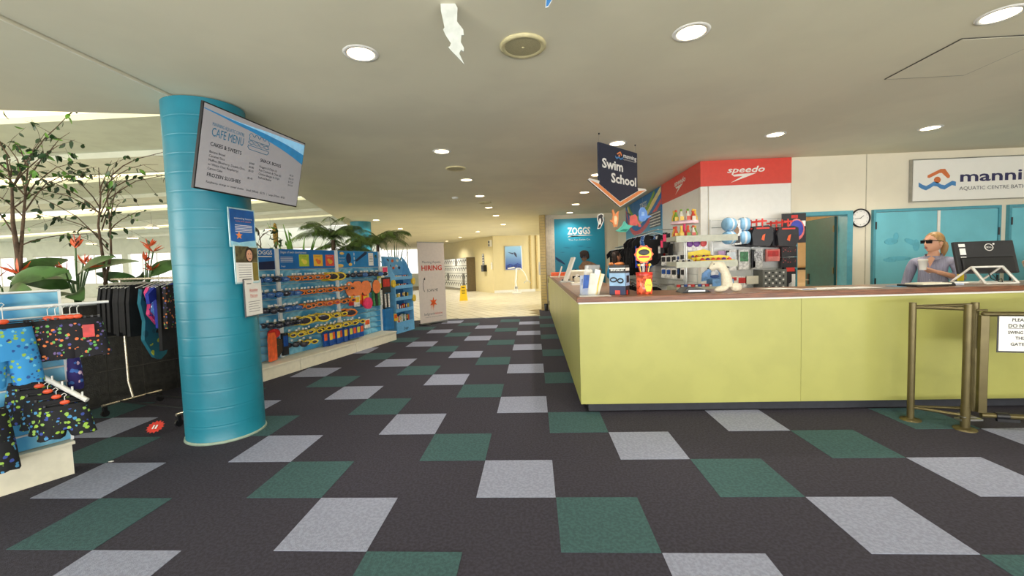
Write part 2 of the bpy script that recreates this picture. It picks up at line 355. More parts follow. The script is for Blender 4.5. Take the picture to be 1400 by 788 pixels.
for x, y, s in ((3.381, .349, 'cut by the top right edge beside the hatch'), (3.376, 2.814, 'over the counter in front of the red sign'), (5.192, 2.844, 'over the woman behind the counter'), (-4.35, 10.1, 'beside the far blue column above the palms'), (-4.6, 13.2, 'behind the palm crown near the banner')):
    downlight(x, y, 'round warm downlight ' + s, 95 if y < 5 else 160)
for x, y, r, s in ((.374, .375, .155, 'big round ceiling speaker with perforated cream grille'), (-.728, 3.82, .15, 'round ceiling speaker behind the second left downlight'), (-.704, 7.4, .15, 'faint round ceiling speaker farthest along the left row')):
    t = thing('ceiling_speaker', s, 'speaker', (x, y, 2.93))
    cr = mat('speaker_cream', (206, 196, 150), .5)
    B().lathe([(r, 0), (r, -.012), (r-.015, -.02), (r-.035, -.012)], n=32, cap=False).build('rim', cr, t)
    B().lathe([(r-.034, -.011), (r*.4, -.013), (.002, -.014)], n=32).build('grille', mat('grille_mesh', (150, 140, 106), .6, kind='cell', scale=220, rgb2=(176, 168, 130), lo=.2, hi=.5), t)
    B().cyl((0, 0, -.013), (0, 0, -.018), .008).build('screw', cr, t)
t = thing('smoke_detector', 'small round white detector on the ceiling left of the row', 'smoke detector', (-1.245, 6.5, 2.93))
B().lathe([(.07, 0), (.07, -.015), (.045, -.035), (.001, -.036)], n=20).build('housing', WHITE, t)
t = thing('ceiling_hatch', 'square access hatch outlined in the ceiling at top right', 'hatch', (3.42, .63, 2.93))
hp = mat('hatch_gap', (70, 66, 56), .8)
B().box(.008, .632, .008, .64, -.008, -.001).build('panel', CEIL, t)
B().box(0, .64, 0, .007, -.006, -.001).box(0, .64, .642, .65, -.006, -.001).box(0, .007, .007, .642, -.006, -.001).box(.633, .64, .007, .642, -.006, -.001).build('gap', hp, t)
# ------------------------------------------------------------------ columns
def column(name, label, c, r, zt=2.93):
    t = thing(name, label, 'column', (c[0], c[1], 0))
    seams = [(r, .0), (r+.004, .004), (r, .012)]
    for k in range(1, 19):
        z = k*zt/19
        seams += [(r, z-.022), (r, z-.006), (r-.0014, z), (r+.0005, z+.004), (r, z+.009), (r, z+.024)]
    B().lathe(seams+[(r, zt-.001)], n=56).build('shaft', TEAL, t)
    B().lathe([(r+.001, 0), (r+.012, .0), (r+.008, .018), (r+.001, .02)], n=56, cap=False).build('base_bead', mat('bead', (150, 168, 150), .5), t)
    return t
column('column', 'big round teal vinyl-wrapped column carrying the menu screen', (-2.47, 1.115), .308, 2.92)
column('column', 'far teal column partly behind the palm fronds', (-5.0, 10.5), .31)
# posters on the near column
def post_at(phi, z, r=.309): return (-2.47+r*math.cos(R_(phi)), 1.115+r*math.sin(R_(phi)), z), R_(phi+90)
loc, rz = post_at(-9, 1.855)
BLUEP = mat('poster_blue', (30, 96, 170), .35, var=.1, scale=8)
t = thing('notice', 'blue notice with a starfish, topmost of the three on the teal column', 'notice', loc, rz)
B().box(-.14, .14, -.008, -.002, -.17, .17).build('holder', mat('clear_sleeve', (176, 214, 220), .15), t)
B().box(-.128, .128, -.0095, -.0082, -.158, .158).build('sheet', BLUEP, t)
B().poly([(-.128, -.158), (.128, -.158), (.128, -.105), (.05, -.115), (-.05, -.13), (-.128, -.118)], -.0105, -.0097).build('sea_strip', mat('sea_strip', (150, 206, 226), .4), t)
star = [((.036 if i % 2 == 0 else .016)*math.sin(-2*PI*i/10)-.045, (.036 if i % 2 == 0 else .016)*math.cos(2*PI*i/10)-.068) for i in range(10)]
B().poly(star, -.0125, -.0106).build('starfish', ORANGE, t)
txt('swimming lessons', PAPER, t, .01, -.0098, .075, .016, .19, name='heading'); txt('kids and adults', ORANGE, t, .01, -.0098, .052, .012, .16)
for k in range(5): B().box(-.08, .1, -.0103, -.0098, .02-k*.014, .025-k*.014).build('text_line', PAPER, t)
loc, rz = post_at(-5, 1.535)
t = thing('notice', 'notice with a portrait photo, middle one of three on the column', 'notice', loc, rz)
B().box(-.14, .14, -.008, -.002, -.17, .17).build('holder', mat('clear_sleeve', (176, 214, 220), .15), t)
B().box(-.128, .128, -.0095, -.0082, -.158, .158).build('sheet', PAPER, t)
ph = B().box(-.128, .128, -.0105, -.0097, .015, .158).build('photo', mat('photo_dark', (86, 78, 50), .5, var=.4, scale=18), t)
SKIN = mat('skin', (214, 160, 130), .55, var=.05, scale=6)
HAIRD = mat('dark_hair', (46, 32, 26), .6, var=.3, scale=30)
B().ell((.03, -.0106, .085), (.047, .002, .07), n=18).build('hair', HAIRD, t)
B().ell((.03, -.0126, .078), (.036, .002, .052), n=18).build('face', SKIN, t)
B().ell((.016, -.0148, .092), (.007, .0008, .004)).ell((.044, -.0148, .092), (.007, .0008, .004)).ell((.03, -.0148, .05), (.012, .0008, .004)).build('features', HAIRD, t)
B().box(.062, .128, -.0105, -.0097, -.15, .014).build('olive_panel', mat('olive', (130, 116, 52), .6), t)
for k in range(6): B().box(-.1, .045, -.0102, -.0097, -.01-k*.021, -.006-k*.021).build('text_line', GREYT, t)
loc, rz = post_at(5, 1.235)
t = thing('notice', 'white attention patrons notice in a dark frame, lowest on column', 'notice', loc, rz)
B().box(-.135, .135, -.012, -.002, -.17, .17).build('frame', mat('frame_dark', (60, 62, 66), .4), t)
B().box(-.122, .122, -.0135, -.0122, -.157, .157).build('sheet', PAPER, t)
B().box(-.129, -.125, -.013, -.0121, -.162, .162).box(.125, .129, -.013, -.0121, -.162, .162).box(-.129, .129, -.013, -.0121, .158, .162).box(-.129, .129, -.013, -.0121, -.162, -.158).build('inner_rim', PAPER, t)
txt('Attention', REDINK, t, 0, -.0137, .055, .026, .13); txt('Patrons', REDINK, t, 0, -.0137, .005, .026, .11)
B().box(-.065, .065, -.0142, -.0137, .047, .049).box(-.055, .055, -.0142, -.0137, -.003, -.001).build('underline', REDINK, t)
for k in range(5): B().box(-.09+.01*(k % 2), .09-.012*(k % 3), -.0142, -.0137, -.04-k*.022, -.036-k*.022).build('text_line', GREYT, t)
B().box(-.1, -.03, -.0142, -.0137, .122, .13).build('logo', GREYT, t)
# ------------------------------------------------------------------ menu screen on the column
t = thing('menu_screen', 'wall-mounted cafe menu screen tilted down from the teal column', 'screen', (-1.853, .87, 2.367), R_(83.07))
t.rotation_euler = (.222, 0, R_(83.07))
B().box(-.54, .54, 0, .022, -.304, .304).build('casing', BLACK, t, bevel=.003)
B().box(-.25, .25, .022, .09, -.16, .16).build('rear_box', BLACK, t)
SCR = mat('screen_white', (158, 157, 162), .3, var=.01, emit=.12)
B().box(-.53, .53, -.002, -.0003, -.292, .294).build('display', SCR, t)
def band(xs, zt, zb): return [(x, b) for x, b in zip(xs, zb)]+[(x, a) for x, a in list(zip(xs, zt))[::-1]]
xs = [-.53, -.4, -.262, -.1, .04, .2, .3, .41, .53]
B().poly(band(xs, [.262, .257, .252, .25, .247, .235, .225, .21, .19], [.256, .246, .233, .222, .205, .18, .16, .135, .1]), -.0035, -.0021).build('blue_swoosh', mat('swoosh_blue', (40, 124, 176), .3, emit=.2), t)
xs2 = [-.4, -.262, -.1, .04, .2, .3, .41, .53]
B().poly(band(xs2, [.2575, .256, .26, .268, .272, .275, .28, .282], [.2572, .2525, .2505, .2475, .2355, .2255, .2105, .1905]), -.0035, -.0021).build('pale_swoosh', mat('swoosh_pale', (140, 196, 232), .3, emit=.2), t)
SB = mat('screen_blue_ink', (36, 120, 160), .4); SK = mat('screen_dark_ink', (40, 42, 50), .4)
txt('MANNING AQUATIC CENTRE', SB, t, -.453, -.0024, .162, .024, .284, 'L'); txt('CAFE MENU', SB, t, -.453, -.0024, .09, .06, .284, 'L')
txt('CAKES & SWEETS', SK, t, -.453, -.0024, .02, .027, .278, 'L', bold=.012)
for k, s in enumerate(('Banana Bread', 'Caramel Slice', 'Muffins (Blueberry, Double Choc,', 'or White Choc Raspberry)', 'Carrot Cake')):
    txt(s, SK, t, -.453, -.0024, -.03-k*.03, .017, None, 'L')
for z, s in ((-.03, '$4.80'), (-.06, '$4.80'), (-.09, '$5.50'), (-.15, '$5.40')): txt(s, SK, t, -.06, -.0024, z, .016)
txt('FROZEN SLUSHIES', SK, t, -.453, -.0024, -.2, .026, .302, 'L', bold=.012)
txt('Raspberry, orange or mixed slushie', SK, t, -.453, -.0024, -.247, .016, .34, 'L')
txt('Small (285ml) - $2.70   |   Large (570ml) - $3.50', SK, t, -.083, -.0024, -.247, .016, .445, 'L')
txt('SNACK BOXES', SK, t, .022, -.0024, .014, .026, .24, 'L', bold=.012)
for k, (s, p) in enumerate((('Nuggets & Chips (6)', '$9.50'), ('Fish Cocktails & Chips (5)', '$10.50'), ('Chicken Burger & Chips', '$12.50'), ('Seafood Basket', '$14.50'))):
    txt(s, SK, t, .021, -.0024, -.034-k*.03, .017, None, 'L'); txt(p, SK, t, .41, -.0024, -.034-k*.03, .016)
sw = B(); cx, cz = -.01, .143
L_ = lambda pts, c=False: sw.tube([(cx+x, -.0035, cz+z) for x, z in pts], .0022, 5, closed=c)
top = [(-.105, .015), (-.1, .04)]
for k in range(4): top += [(-.088+k*.055+.02*math.cos(a), .042+.024*math.sin(a)) for a in [PI, PI*.75, PI*.5, PI*.25, 0.3]]
L_(top+[(.11, .035), (.105, .015)]+[(-.105, .015)]); L_([(-.11+.0275*i, .002+(.008 if i % 2 else -.004)) for i in range(9)]); L_([(-.11+.0275*i, -.012+(-.007 if i % 2 else .004)) for i in range(9)])
L_([(-.108, -.03), (.108, -.03), (.11, -.045), (.095, -.06), (-.095, -.06), (-.11, -.045)], True)
sw.build('sandwich_icon', SB, t)
B().cyl((0, .09, 0), (0, .32, .05), .03).box(-.1, .1, .3, .325, -.1, .14).build('bracket', BLACK, t)
# ------------------------------------------------------------------ hanging arrow sign
t = thing('hanging_sign', 'navy and orange arrow-shaped Swim School sign hanging over counter', 'sign', (1.472, 2.691, 2.824), .805)
hw = .418
B().poly([(-.0, -.7), (.62, -.452), (.60, -.435), (hw, -.437), (hw, 0), (-hw, 0), (-hw, -.437), (-.60, -.435), (-.62, -.452)], .0, .02).build('board', NAVY, t)
B().poly([(0, -.71), (.635, -.452), (.61, -.432), (hw, -.44), (.43, -.475), (0, -.645), (-.43, -.475), (-hw, -.44), (-.61, -.432), (-.635, -.452)], -.004, -.0005).build('white_edge', PAPER, t)
B().poly([(0, -.70), (.60, -.452), (.44, -.475), (0, -.655), (-.44, -.475), (-.60, -.452)], -.007, -.0045).build('orange_chevron', ORANGE, t)
txt('Swim', PAPER, t, -.36, -.001, -.275, .105, .44, 'L', bold=.03); txt('School', PAPER, t, -.18, -.001, -.425, .105, .56, 'L', bold=.03)
txt('manning', PAPER, t, .09, -.001, -.1, .05, .3, 'L', bold=.015); txt('AQUATIC CENTRE BATHURST', PAPER, t, .09, -.001, -.128, .012, .3, 'L')
def swimmer(parent, x, z, s, y=-.002, o=ORANGE, wv=None):
    wv = wv or mat('wave_blue', (74, 132, 186), .5)
    P = lambda pts: [(x+a*s, z+b*s) for a, b in pts]
    B().poly(P([(-.26, .26), (.08, .42), (.2, .42), (.34, .22), (.32, .16), (.27, .16), (.12, .31), (.05, .31), (-.22, .18), (-.27, .2)]), y-.003, y).build('arm_mark', o, parent)
    B().cyl((x, y-.003, z+.12*s), (x, y, z+.12*s), .09*s, 20).build('head_mark', o, parent)
    up_ = [(-.5+i*.1, .0+.06*math.sin(i*1.3+2.2)+.0*i) for i in range(11)]
    B().poly(P([(a, b-.1) for a, b in up_]+[(a, b+.02) for a, b in up_[::-1]]), y-.003, y).build('wave_mark', wv, parent)
swimmer(t, .0, -.115, .17)
for x in (-.4, .4):
    B().cyl((x, .01, 0), (x*.98, .01, .105), .0015, 6).build('wire', STEEL, t); B().cyl((x*.98, .01, .09), (x*.98, .01, .106), .008, 8).build('hook', BLACK, t)
# hanging decorations
def cutout(name, label, cat, loc, rz, parts, wire_top=2.93, tilt=0):
    t = thing(name, label, cat, loc, rz)
    for nm, pts, m, y0, y1 in parts: B().poly(pts, y0, y1).build(nm, m, t)
    B().cyl((0, .0, .02), (0, .0, wire_top-loc[2]), .0008, 5).build('thread', WHITE, t)
    return t
wt = [(0, .34), (.035, .22), (.03, .1), (.06, .03), (.062, -.02), (.05, -.02), (.045, -.08), (.06, -.13), (.058, -.165), (.045, -.15), (.035, -.18), (.06, -.28), (.02, -.2), (0, -.165), (-.02, -.12), (-.012, -.12), (-.005, -.09), (-.03, -.02), (-.042, .03), (-.035, .05), (-.05, .2), (-.05, .34)]
cutout('hanging_fish', 'white hanging fish-shaped cutout at the top of the frame', 'decoration', (-.02, -.12, 2.77), R_(5), [('body', [(x*1.1, z*.62) for x, z in wt][::-1], mat('cut_grey', (204, 208, 200), .6), -.004, .004)])
cutout('hanging_cutout', 'tip of a blue hanging cutout at the top edge', 'decoration', (.535, -.35, 2.79), R_(5), [('body', [(-.035, -.05), (-.02, -.045), (.02, .02), (.03, .1), (.0, .1), (-.03, .0)], mat('cut_white', (220, 224, 226), .6), 0, .003), ('blue_face', [(-.032, -.046), (-.02, -.04), (.016, .02), (.025, .095), (.003, .095), (-.027, .0)], mat('cut_blue', (46, 110, 170), .5), -.003, -.0005)])
yh = 4.2
cutout('hanging_orca', 'black and white orca cutout hanging beside the blue swimmer banner', 'decoration', (1.47, yh, 2.1), R_(4), [
    ('backing', [(-.05, -.13), (.0, -.12), (.03, -.06), (.06, .0), (.05, .05), (.06, .09), (.02, .12), (-.04, .09), (-.05, .03), (-.03, -.05)], WHITE, .0, .004),
    ('body', [(-.04, -.115), (-.005, -.11), (.02, -.05), (.045, .0), (.035, .05), (.045, .085), (.015, .1), (-.03, .08), (-.035, .03), (-.015, -.05)], BLACK, -.004, -.0005), ('belly', [(-.02, -.06), (.005, -.06), (.012, .0), (.005, .04), (-.015, .03)], WHITE, -.007, -.0045)])
cutout('hanging_kangaroo', 'orange hanging plush animal with ears up over the counter', 'decoration', (1.7, yh, 2.11), R_(4), [('body', [(-.02, -.12), (.03, -.11), (.05, -.02), (.05, .07), (.06, .13), (.04, .12), (.02, .07), (0, .08), (-.03, .16), (-.045, .14), (-.03, .05), (-.05, -.02), (-.07, .0), (-.075, -.03), (-.04, -.05)], ORANGE, -.02, .02), ('belly', [(-.01, -.08), (.02, -.08), (.03, .02), (.015, .06), (-.02, .05), (-.02, -.02)], mat('plush_cream', (244, 220, 176), .8), -.026, -.0205)])
cutout('hanging_ray', 'teal green hanging ray below the orange animal', 'decoration', (1.84, yh, 1.98), R_(4), [('body', [(-.14, -.05), (-.05, -.07), (.03, -.07), (.08, -.02), (.15, .03), (.05, .04), (-.0, .1), (-.03, .03), (-.09, -.02)], mat('plush_teal', (96, 196, 176), .7), -.02, .02), ('belly', [(-.08, -.055), (.02, -.06), (.06, -.03), (-.02, -.025)], mat('plush_green', (36, 140, 120), .7), -.025, -.0205)])
cutout('hanging_octopus', 'coral pink hanging plush creature with a dark tail', 'decoration', (1.98, yh, 2.08), R_(4), [('body', [(-.05, -.07), (.04, -.075), (.07, -.05), (.09, -.1), (.12, -.1), (.12, -.075), (.07, -.01), (.06, .06), (.03, .1), (-.01, .08), (-.04, .08), (-.05, .02)], mat('plush_coral', (222, 104, 98), .7), -.02, .02), ('tail', [(-.1, .12), (-.045, .075), (-.03, .09), (-.09, .14)], BLACK, -.008, .008)])
cutout('hanging_fish', 'pale blue oval hanging fish in front of the rainbow panel', 'decoration', (2.13, yh, 2.15), R_(4), [('body', [(-.06, -.06), (-.03, -.09), (.03, -.08), (.06, -.04), (.14, -.01), (.12, .0), (.07, .0), (.06, .07), (.02, .13), (-.03, .13), (-.06, .07)], mat('plush_blue', (112, 160, 236), .6), -.02, .02), ('fin', [(-.03, .0), (.02, .0), (.02, .06), (-.02, .06)], mat('plush_lightblue', (160, 200, 250), .6), -.026, -.0205)])
# ------------------------------------------------------------------ counter
ct = thing('reception_counter', 'long lime laminate reception counter with timber edge and dark kick', 'counter', (0, 0, 0))
B().box(.9, 9.9, 1.53, 1.6, 0, .09).box(.9, .96, 1.6, 9.6, 0, .09).build('kick_board', KICK, ct)
B().box(.84, 9.9, 1.465, 1.53, .09, 1.06).box(.835, .9, 1.53, 9.6, .09, 1.06).build('carcass', mat('carcass', (150, 146, 90), .7), ct)
xj = [.82, 2.86, 4.88, 6.9, 9.9]
for a, b in zip(xj, xj[1:]): B().box(a+.001, b-.002, 1.45, 1.4645, .094, 1.06).build('front_panel', LIME, ct)
yj = [1.466, 3.89, 5.9, 7.8, 9.6]
for a, b in zip(yj, yj[1:]): B().box(.82, .8345, a+.001, b-.002, .094, 1.06).build('side_panel', LIME2, ct)
B().box(.816, 9.9, 1.446, 1.49, 1.0605, 1.077).box(.816, .85, 1.49, 9.6, 1.0605, 1.077).build('white_strip', WHITE, ct)
B().box(.80, 9.9, 1.43, 1.46, 1.0775, 1.125).box(.80, .83, 1.46, 9.62, 1.0775, 1.125).build('timber_edging', WOOD, ct, bevel=.004)
B().box(.83, 9.9, 1.46, 2.1, 1.079, 1.1245).box(.83, 1.5, 2.1, 9.6, 1.079, 1.1245).build('worktop', WOODT, ct)
B().box(1.5, 9.9, 2.02, 2.06, .09, 1.06).box(1.44, 1.48, 2.06, 9.6, .09, 1.06).build('back_board', CREAM, ct)
t = thing('counter_gate', 'narrow lime gate hinged at the far end of the counter', 'gate', (.82, 9.62, 0))
B().box(0, .03, .02, .74, .12, 1.1).build('leaf', LIME2, t)
for z in (.3, .95): B().box(-.015, 0, .0, .06, z-.06, z+.06).build('hinge', BLACK, t)
# ------------------------------------------------------------------ barrier posts and gate in front of the counter
t = thing('barrier_rail', 'bronze barrier of square-topped posts and rails before the counter', 'barrier', (0, 0, 0))
def gpost(x, y, z0=0., z1=1.02, r=.03, flange=True):
    b = B().cyl((x, y, z0+.004), (x, y, z1), r, 20)
    o = b.build('post', BRONZE, t)
    if flange:
        B().lathe([(r, .022), (r+.012, .012), (.072, .012), (.074, 0)], (x, y, 0), 24, cap=False).build('floor_flange', BRONZE, o)
        B().cyl((x, y, z1), (x, y, z1+.004), r+.001, 20).build('cap', BRONZE, o)
gpost(3.625, 1.2, r=.025); gpost(3.865, .985, r=.027); B().cyl((3.865, .985, .03), (3.865, .985, .2), .03, 20).build('sleeve', BRONZE, t); gpost(4.06, 1.13, .1, r=.025, flange=False)
B().cyl((3.625, 1.2, .99), (4.06, 1.13, 1.0), .014, 10).cyl((3.625, 1.2, .985), (3.865, .985, .985), .014, 10).build('top_rail', BRONZE, t)
B().cyl((3.625, 1.2, .12), (4.06, 1.13, .12), .012, 10).cyl((3.625, 1.2, .115), (3.865, .985, .115), .012, 10).build('lower_rail', BRONZE, t)
B().box(3.83, 4.0, .98, 1.04, .07, .085).box(3.83, 3.93, .96, 1.06, .105, .112).build('hinge_plate', STEEL, t)
t = thing('swing_gate', 'bronze tubular swing gate with a notice at right edge', 'gate', (4.0, 1.0, 0), R_(-14))
B().cyl((.0, .0, .94), (1.1, 0, .94), .02, 14).ell((0, 0, .94), (.02, .02, .02)).build('top_tube', BRONZE, t)
B().cyl((.0, .0, .115), (1.1, 0, .115), .02, 14).build('bottom_tube', BRONZE, t)
B().box(-.028, .028, -.018, .018, .135, .93).build('hinge_stile', BRONZE, t, bevel=.004)
for x in (.365, .75, 1.08): B().cyl((x, 0, .13), (x, 0, .93), .009, 10).build('bar', BRONZE, t)
B().cyl((.09, 0, .115), (.17, 0, .115), .026, 14).box(.1, .24, -.012, .012, .07, .095).build('latch_sleeve', BLACK, t)
B().cyl((-.05, 0, .97), (.02, 0, .97), .008, 8).build('hinge_pin', BRONZE, t)
nt_ = B().box(.075, .345, -.016, -.012, .635, .925).build('notice_board', BLACK, t)
B().box(.085, .34, -.0175, -.0162, .648, .925).build('notice_sheet', PAPER, nt_)
for z, s, h, wd in ((.885, 'PLEASE', .024, .1), (.835, 'DO NOT', .03, .145), (.785, 'SWING ON', .024, .145), (.74, 'THE', .024, .055), (.692, 'GATE!!!', .024, .11)): txt(s, INK, nt_, .212, -.018, z, h, wd, bold=.015)
B().box(.14, .284, -.0183, -.0177, .827, .83).build('underline', INK, nt_)
B().box(.38, .75, -.006, .006, .62, .9).build('red_sign', mat('gate_red', (150, 30, 34), .5), t)
# ------------------------------------------------------------------ cupboards, door, clock, wall sign
def cupboard(x0, x1, label, mid=True):
    t = thing('cupboard', label, 'cupboard', (x0, 4.1, 0)); W = x1-x0
    B().box(-.0, .035, -.05, -.001, .02, 2.1).box(W-.035, W, -.05, -.001, .02, 2.1).box(.035, W-.035, -.05, -.001, 2.06, 2.1).build('frame', TEALF, t)
    B().box(.035, W-.035, -.012, -.002, .02, 2.06).build('back', WHITE, t)
    c = W/2+.03
    d = B().box(.04, c-.022, -.04, -.013, .03, 2.055).build('door', TEALD, t, bevel=.002)
    for z in (.3, 1.02, 1.86): B().cyl((.032, -.053, z-.055), (.032, -.053, z+.055), .011, 8).build('hinge', BLACK, d)
    d = B().box(c+.022, W-.04, -.04, -.013, .03, 2.055).build('door', TEALD, t, bevel=.002)
    for z in (.3, 1.02, 1.72): B().cyl((W-.032, -.053, z-.055), (W-.032, -.053, z+.055), .011, 8).build('hinge', BLACK, d)
    B().box(c-.02, c+.02, -.046, -.0405, .03, 2.055).build('cover_strip', WHITE, t)
    return t
t = cupboard(5.49, 7.29, 'teal double-door wall cupboard behind the woman at the counter')
st = B()
for x, z, a, b in ((.26, 1.62, .1, .05), (.33, 1.69, .04, .06), (.55, 1.6, .11, .04), (.62, 1.55, .05, .09), (.38, 1.36, .18, .035), (.25, 1.34, .1, .03)): st.ell((x, -.0401, z), (a, .0004, b), 14, 6, rot=Matrix.Rotation(random.uniform(-.5, .5), 3, 'Y'))
st.build('stain', mat('door_stain', (92, 174, 194), .5), t)
cupboard(7.4, 9.2, 'teal cupboard cut by the right edge behind the computer')
struct('door_1', B().box(4.34, 4.40, 4.06, 4.27, 0, 2.1).box(5.12, 5.2, 4.06, 4.27, 0, 2.1).box(4.40, 5.12, 4.06, 4.27, 2.045, 2.1), TEALF)
t = thing('door_leaf', 'dark green door standing open into the office', 'door', (5.105, 4.285, 0), R_(85))
B().box(.0, .8, -.02, .02, .01, 2.042).build('panel', GREEND, t)
for z in (.2, 1.2, 1.85): B().box(-.008, .012, .0202, .035, z-.05, z+.05).build('hinge', BRONZE, t)
h = B().box(.68, .74, .0205, .03, .95, 1.13).build('lock_plate', BLACK, t); B().tube([(.71, .03, 1.03), (.71, .07, 1.03), (.6, .07, 1.03)], .009, 8).build('lever', STEEL, h)
t = thing('whiteboard', 'pale board with dark rails and scribbles beyond the open door', 'board', (3.6, 6.29, 0))
B().box(0, 2.4, -.02, -.001, .9, 2.2).build('panel', mat('board_kraft', (206, 176, 130), .6, var=.03), t)
for z in (1.18, 2.02): B().box(0, 2.4, -.05, -.0205, z-.02, z+.02).build('rail', BLACK, t)
sc = B()
for k in range(14):
    z = 1.3+.045*k; x = random.uniform(.2, .5); sc.tube([(x+i*.05, -.0215, z+random.uniform(-.006, .006)) for i in range(random.randint(8, 26))], .003, 4)
sc.build('scribble', GREYT, t)
t = thing('wall_clock', 'round white wall clock with black rim beside the office door', 'clock', (5.325, 4.099, 1.985))
B().lathe([(.135, 0), (.143, .012), (.138, .03), (.126, .034), (.124, .02)], n=40, cap=False).build('rim', BLACK, t).rotation_euler = (R_(90), 0, 0)
B().lathe([(.124, .012), (.06, .0121), (.001, .0121)], n=40).build('face', PAPER, t).rotation_euler = (R_(90), 0, 0)
for k in range(12): txt(str(k+1), INK, t, .1*math.sin(PI/6*(k+1)), -.013, .1*math.cos(PI/6*(k+1))-.008, .017, name='numeral')
for ang, ln, wd, nm in ((R_(52), .06, .006, 'hour_hand'), (R_(-97), .085, .005, 'minute_hand')):
    B().box(-wd/2, wd/2, -.018, -.0155, -.012, ln, rot=Matrix.Rotation(ang, 3, 'Y')).build(nm, INK, t)
t = thing('wall_sign', 'white board with swimmer logo reading manning aquatic centre', 'sign', (6.03, 4.099, 2.2))
B().box(0, 3.0, -.05, -.001, 0, .6).build('panel', mat('gloss_white', (236, 234, 226), .2, var=.004), t, bevel=.003)
for a in ((-.012, 0, 0, .6), (3.0, 3.012, 0, .6), (-.012, 3.012, -.012, 0), (-.012, 3.012, .6, .612)): B().box(a[0], a[1], -.055, -.001, a[2], a[3]).build('edge_trim', STEEL, t)
NAVYT = mat('logo_navy', (48, 46, 88), .5); OR2 = mat('logo_orange', (206, 112, 62), .5, var=.02)
txt('manning', NAVYT, t, .65, -.051, .262, .15, 1.21, 'L', bold=.02); txt('AQUATIC CENTRE BATHURST', GREYT, t, .655, -.051, .137, .052, 1.12, 'L')
swimmer(t, .345, .238, .52, -.051, OR2)
# ------------------------------------------------------------------ red fascia and shop panels
RED2 = mat('fascia_red', (216, 72, 60), .35, var=.02)
def speed_mark(parent, x0, wd, z, m):
    """slanted lettering with the pointed mark below"""
    txt('speedo', m, parent, x0, -.001, z, wd*.155, wd, 'L', shear=.25, bold=.02)
    B().poly([(x0+wd*.1, z-wd*.27), (x0+wd*.42, z-wd*.1), (x0+wd*.2, z-wd*.105), (x0+wd*.14, z-wd*.06), (x0+wd*.33, z-wd*.04), (x0+wd*.78, z-wd*.03), (x0+wd*.6, z-wd*.1)], -.003, -.0005).build('pointed_mark', m, parent)
t = thing('fascia_sign', 'red speedo fascia panel on the front shop wall', 'sign', (3.0, 4.07, 2.55))
B().box(-.0, 1.31, 0, .0295, 0, .378).build('panel', RED2, t); speed_mark(t, .36, .555, .185, WHITE)
t = thing('fascia_sign', 'red speedo fascia panel on the receding side wall', 'sign', (2.97, 6.03, 2.55), R_(-90))
B().box(0, 1.96, 0, .0295, 0, .378).build('panel', RED2, t); speed_mark(t, .77, .56, .21, WHITE)
t = thing('corner_trim', 'white corner post under the red fascia', 'trim', (2.97, 4.07, 0))
B().box(0, .1, 0, .0295, 0, 2.545).box(0, .0295, .0295, .1, 0, 2.545).build('angle', WHITE, t); B().box(.1, .112, .01, .029, 0, 2.545).build('reveal', SLATG, t)
t = thing('wall_panel', 'blue wall panel with rainbow swoosh behind the hanging swimwear', 'panel', (2.97, 9.28, 1.62), R_(-90))
def vgrad(name, c0, c1, z0, z1):
    m = mat(name, c0, .4); nt = m.node_tree; b = nt.nodes['Principled BSDF']
    tc = nt.nodes.new('ShaderNodeTexCoord'); sp = nt.nodes.new('ShaderNodeSeparateXYZ'); nt.links.new(tc.outputs['Object'], sp.inputs[0])
    mr = nt.nodes.new('ShaderNodeMapRange'); mr.inputs[1].default_value = z0; mr.inputs[2].default_value = z1; nt.links.new(sp.outputs[2], mr.inputs[0])
    mx = nt.nodes.new('ShaderNodeMix'); mx.data_type = 'RGBA'; mx.inputs[6].default_value = (*lin(c0), 1); mx.inputs[7].default_value = (*lin(c1), 1); nt.links.new(mr.outputs[0], mx.inputs[0]); nt.links.new(mx.outputs[2], b.inputs['Base Color'])
    return m
B().box(0, 3.25, 0, .0295, 0, 1.3).build('panel', vgrad('print_blue_sky', (120, 200, 224), (20, 110, 176), .2, .9), t)
def ribbon(y, pts, wd, m):
    out = []; inn = []
    P = [Vector((a, 0, b)) for a, b in pts]; Q = []
    for i in range(len(P)-1):
        p0, p1, p2, p3 = P[max(i-1, 0)], P[i], P[i+1], P[min(i+2, len(P)-1)]
        for k in range(6):
            u = k/6; Q.append(.5*((2*p1)+(p2-p0)*u+(2*p0-5*p1+4*p2-p3)*u*u+(3*p1-p0-3*p2+p3)*u**3))
    Q.append(P[-1])
    for i, q in enumerate(Q):
        d = (Q[min(i+1, len(Q)-1)]-Q[max(i-1, 0)]).normalized(); nn = Vector((-d.z, 0, d.x)); w_ = wd*(.35+.65*math.sin(PI*(.12+.7*i/len(Q))))
        for lst, sg in ((out, -1), (inn, 1)): c = q+nn*w_*.5*sg; lst.append((min(max(c.x, .004), 3.246), min(max(c.z, .004), 1.296)))
    b = B()
    for i in range(len(Q)-1): b.poly([out[i], out[i+1], inn[i+1], inn[i]], y-.002, y)
    b.build('swoosh', m, t)
ribbon(-.0005, [(.06, 1.2), (.4, .78), (.85, .57), (1.36, .52), (2.0, .62), (2.6, .8), (3.24, 1.03)], .15, mat('rainbow_red', (224, 84, 86), .4))
ribbon(-.003, [(.12, 1.26), (.5, .86), (.95, .67), (1.4, .64), (2.0, .74), (2.6, .92), (3.24, 1.12)], .15, mat('rainbow_blue', (30, 120, 200), .4))
ribbon(-.0055, [(.25, 1.28), (.6, .96), (1.0, .79), (1.45, .755), (2.0, .84), (2.6, 1.02), (3.24, 1.24)], .15, mat('rainbow_yellow', (240, 222, 150), .4))
ribbon(-.008, [(.4, 1.28), (.68, 1.06), (1.05, .9), (1.5, .86), (2.0, .93), (2.4, 1.06), (2.8, 1.26)], .12, mat('rainbow_green', (140, 180, 60), .4))
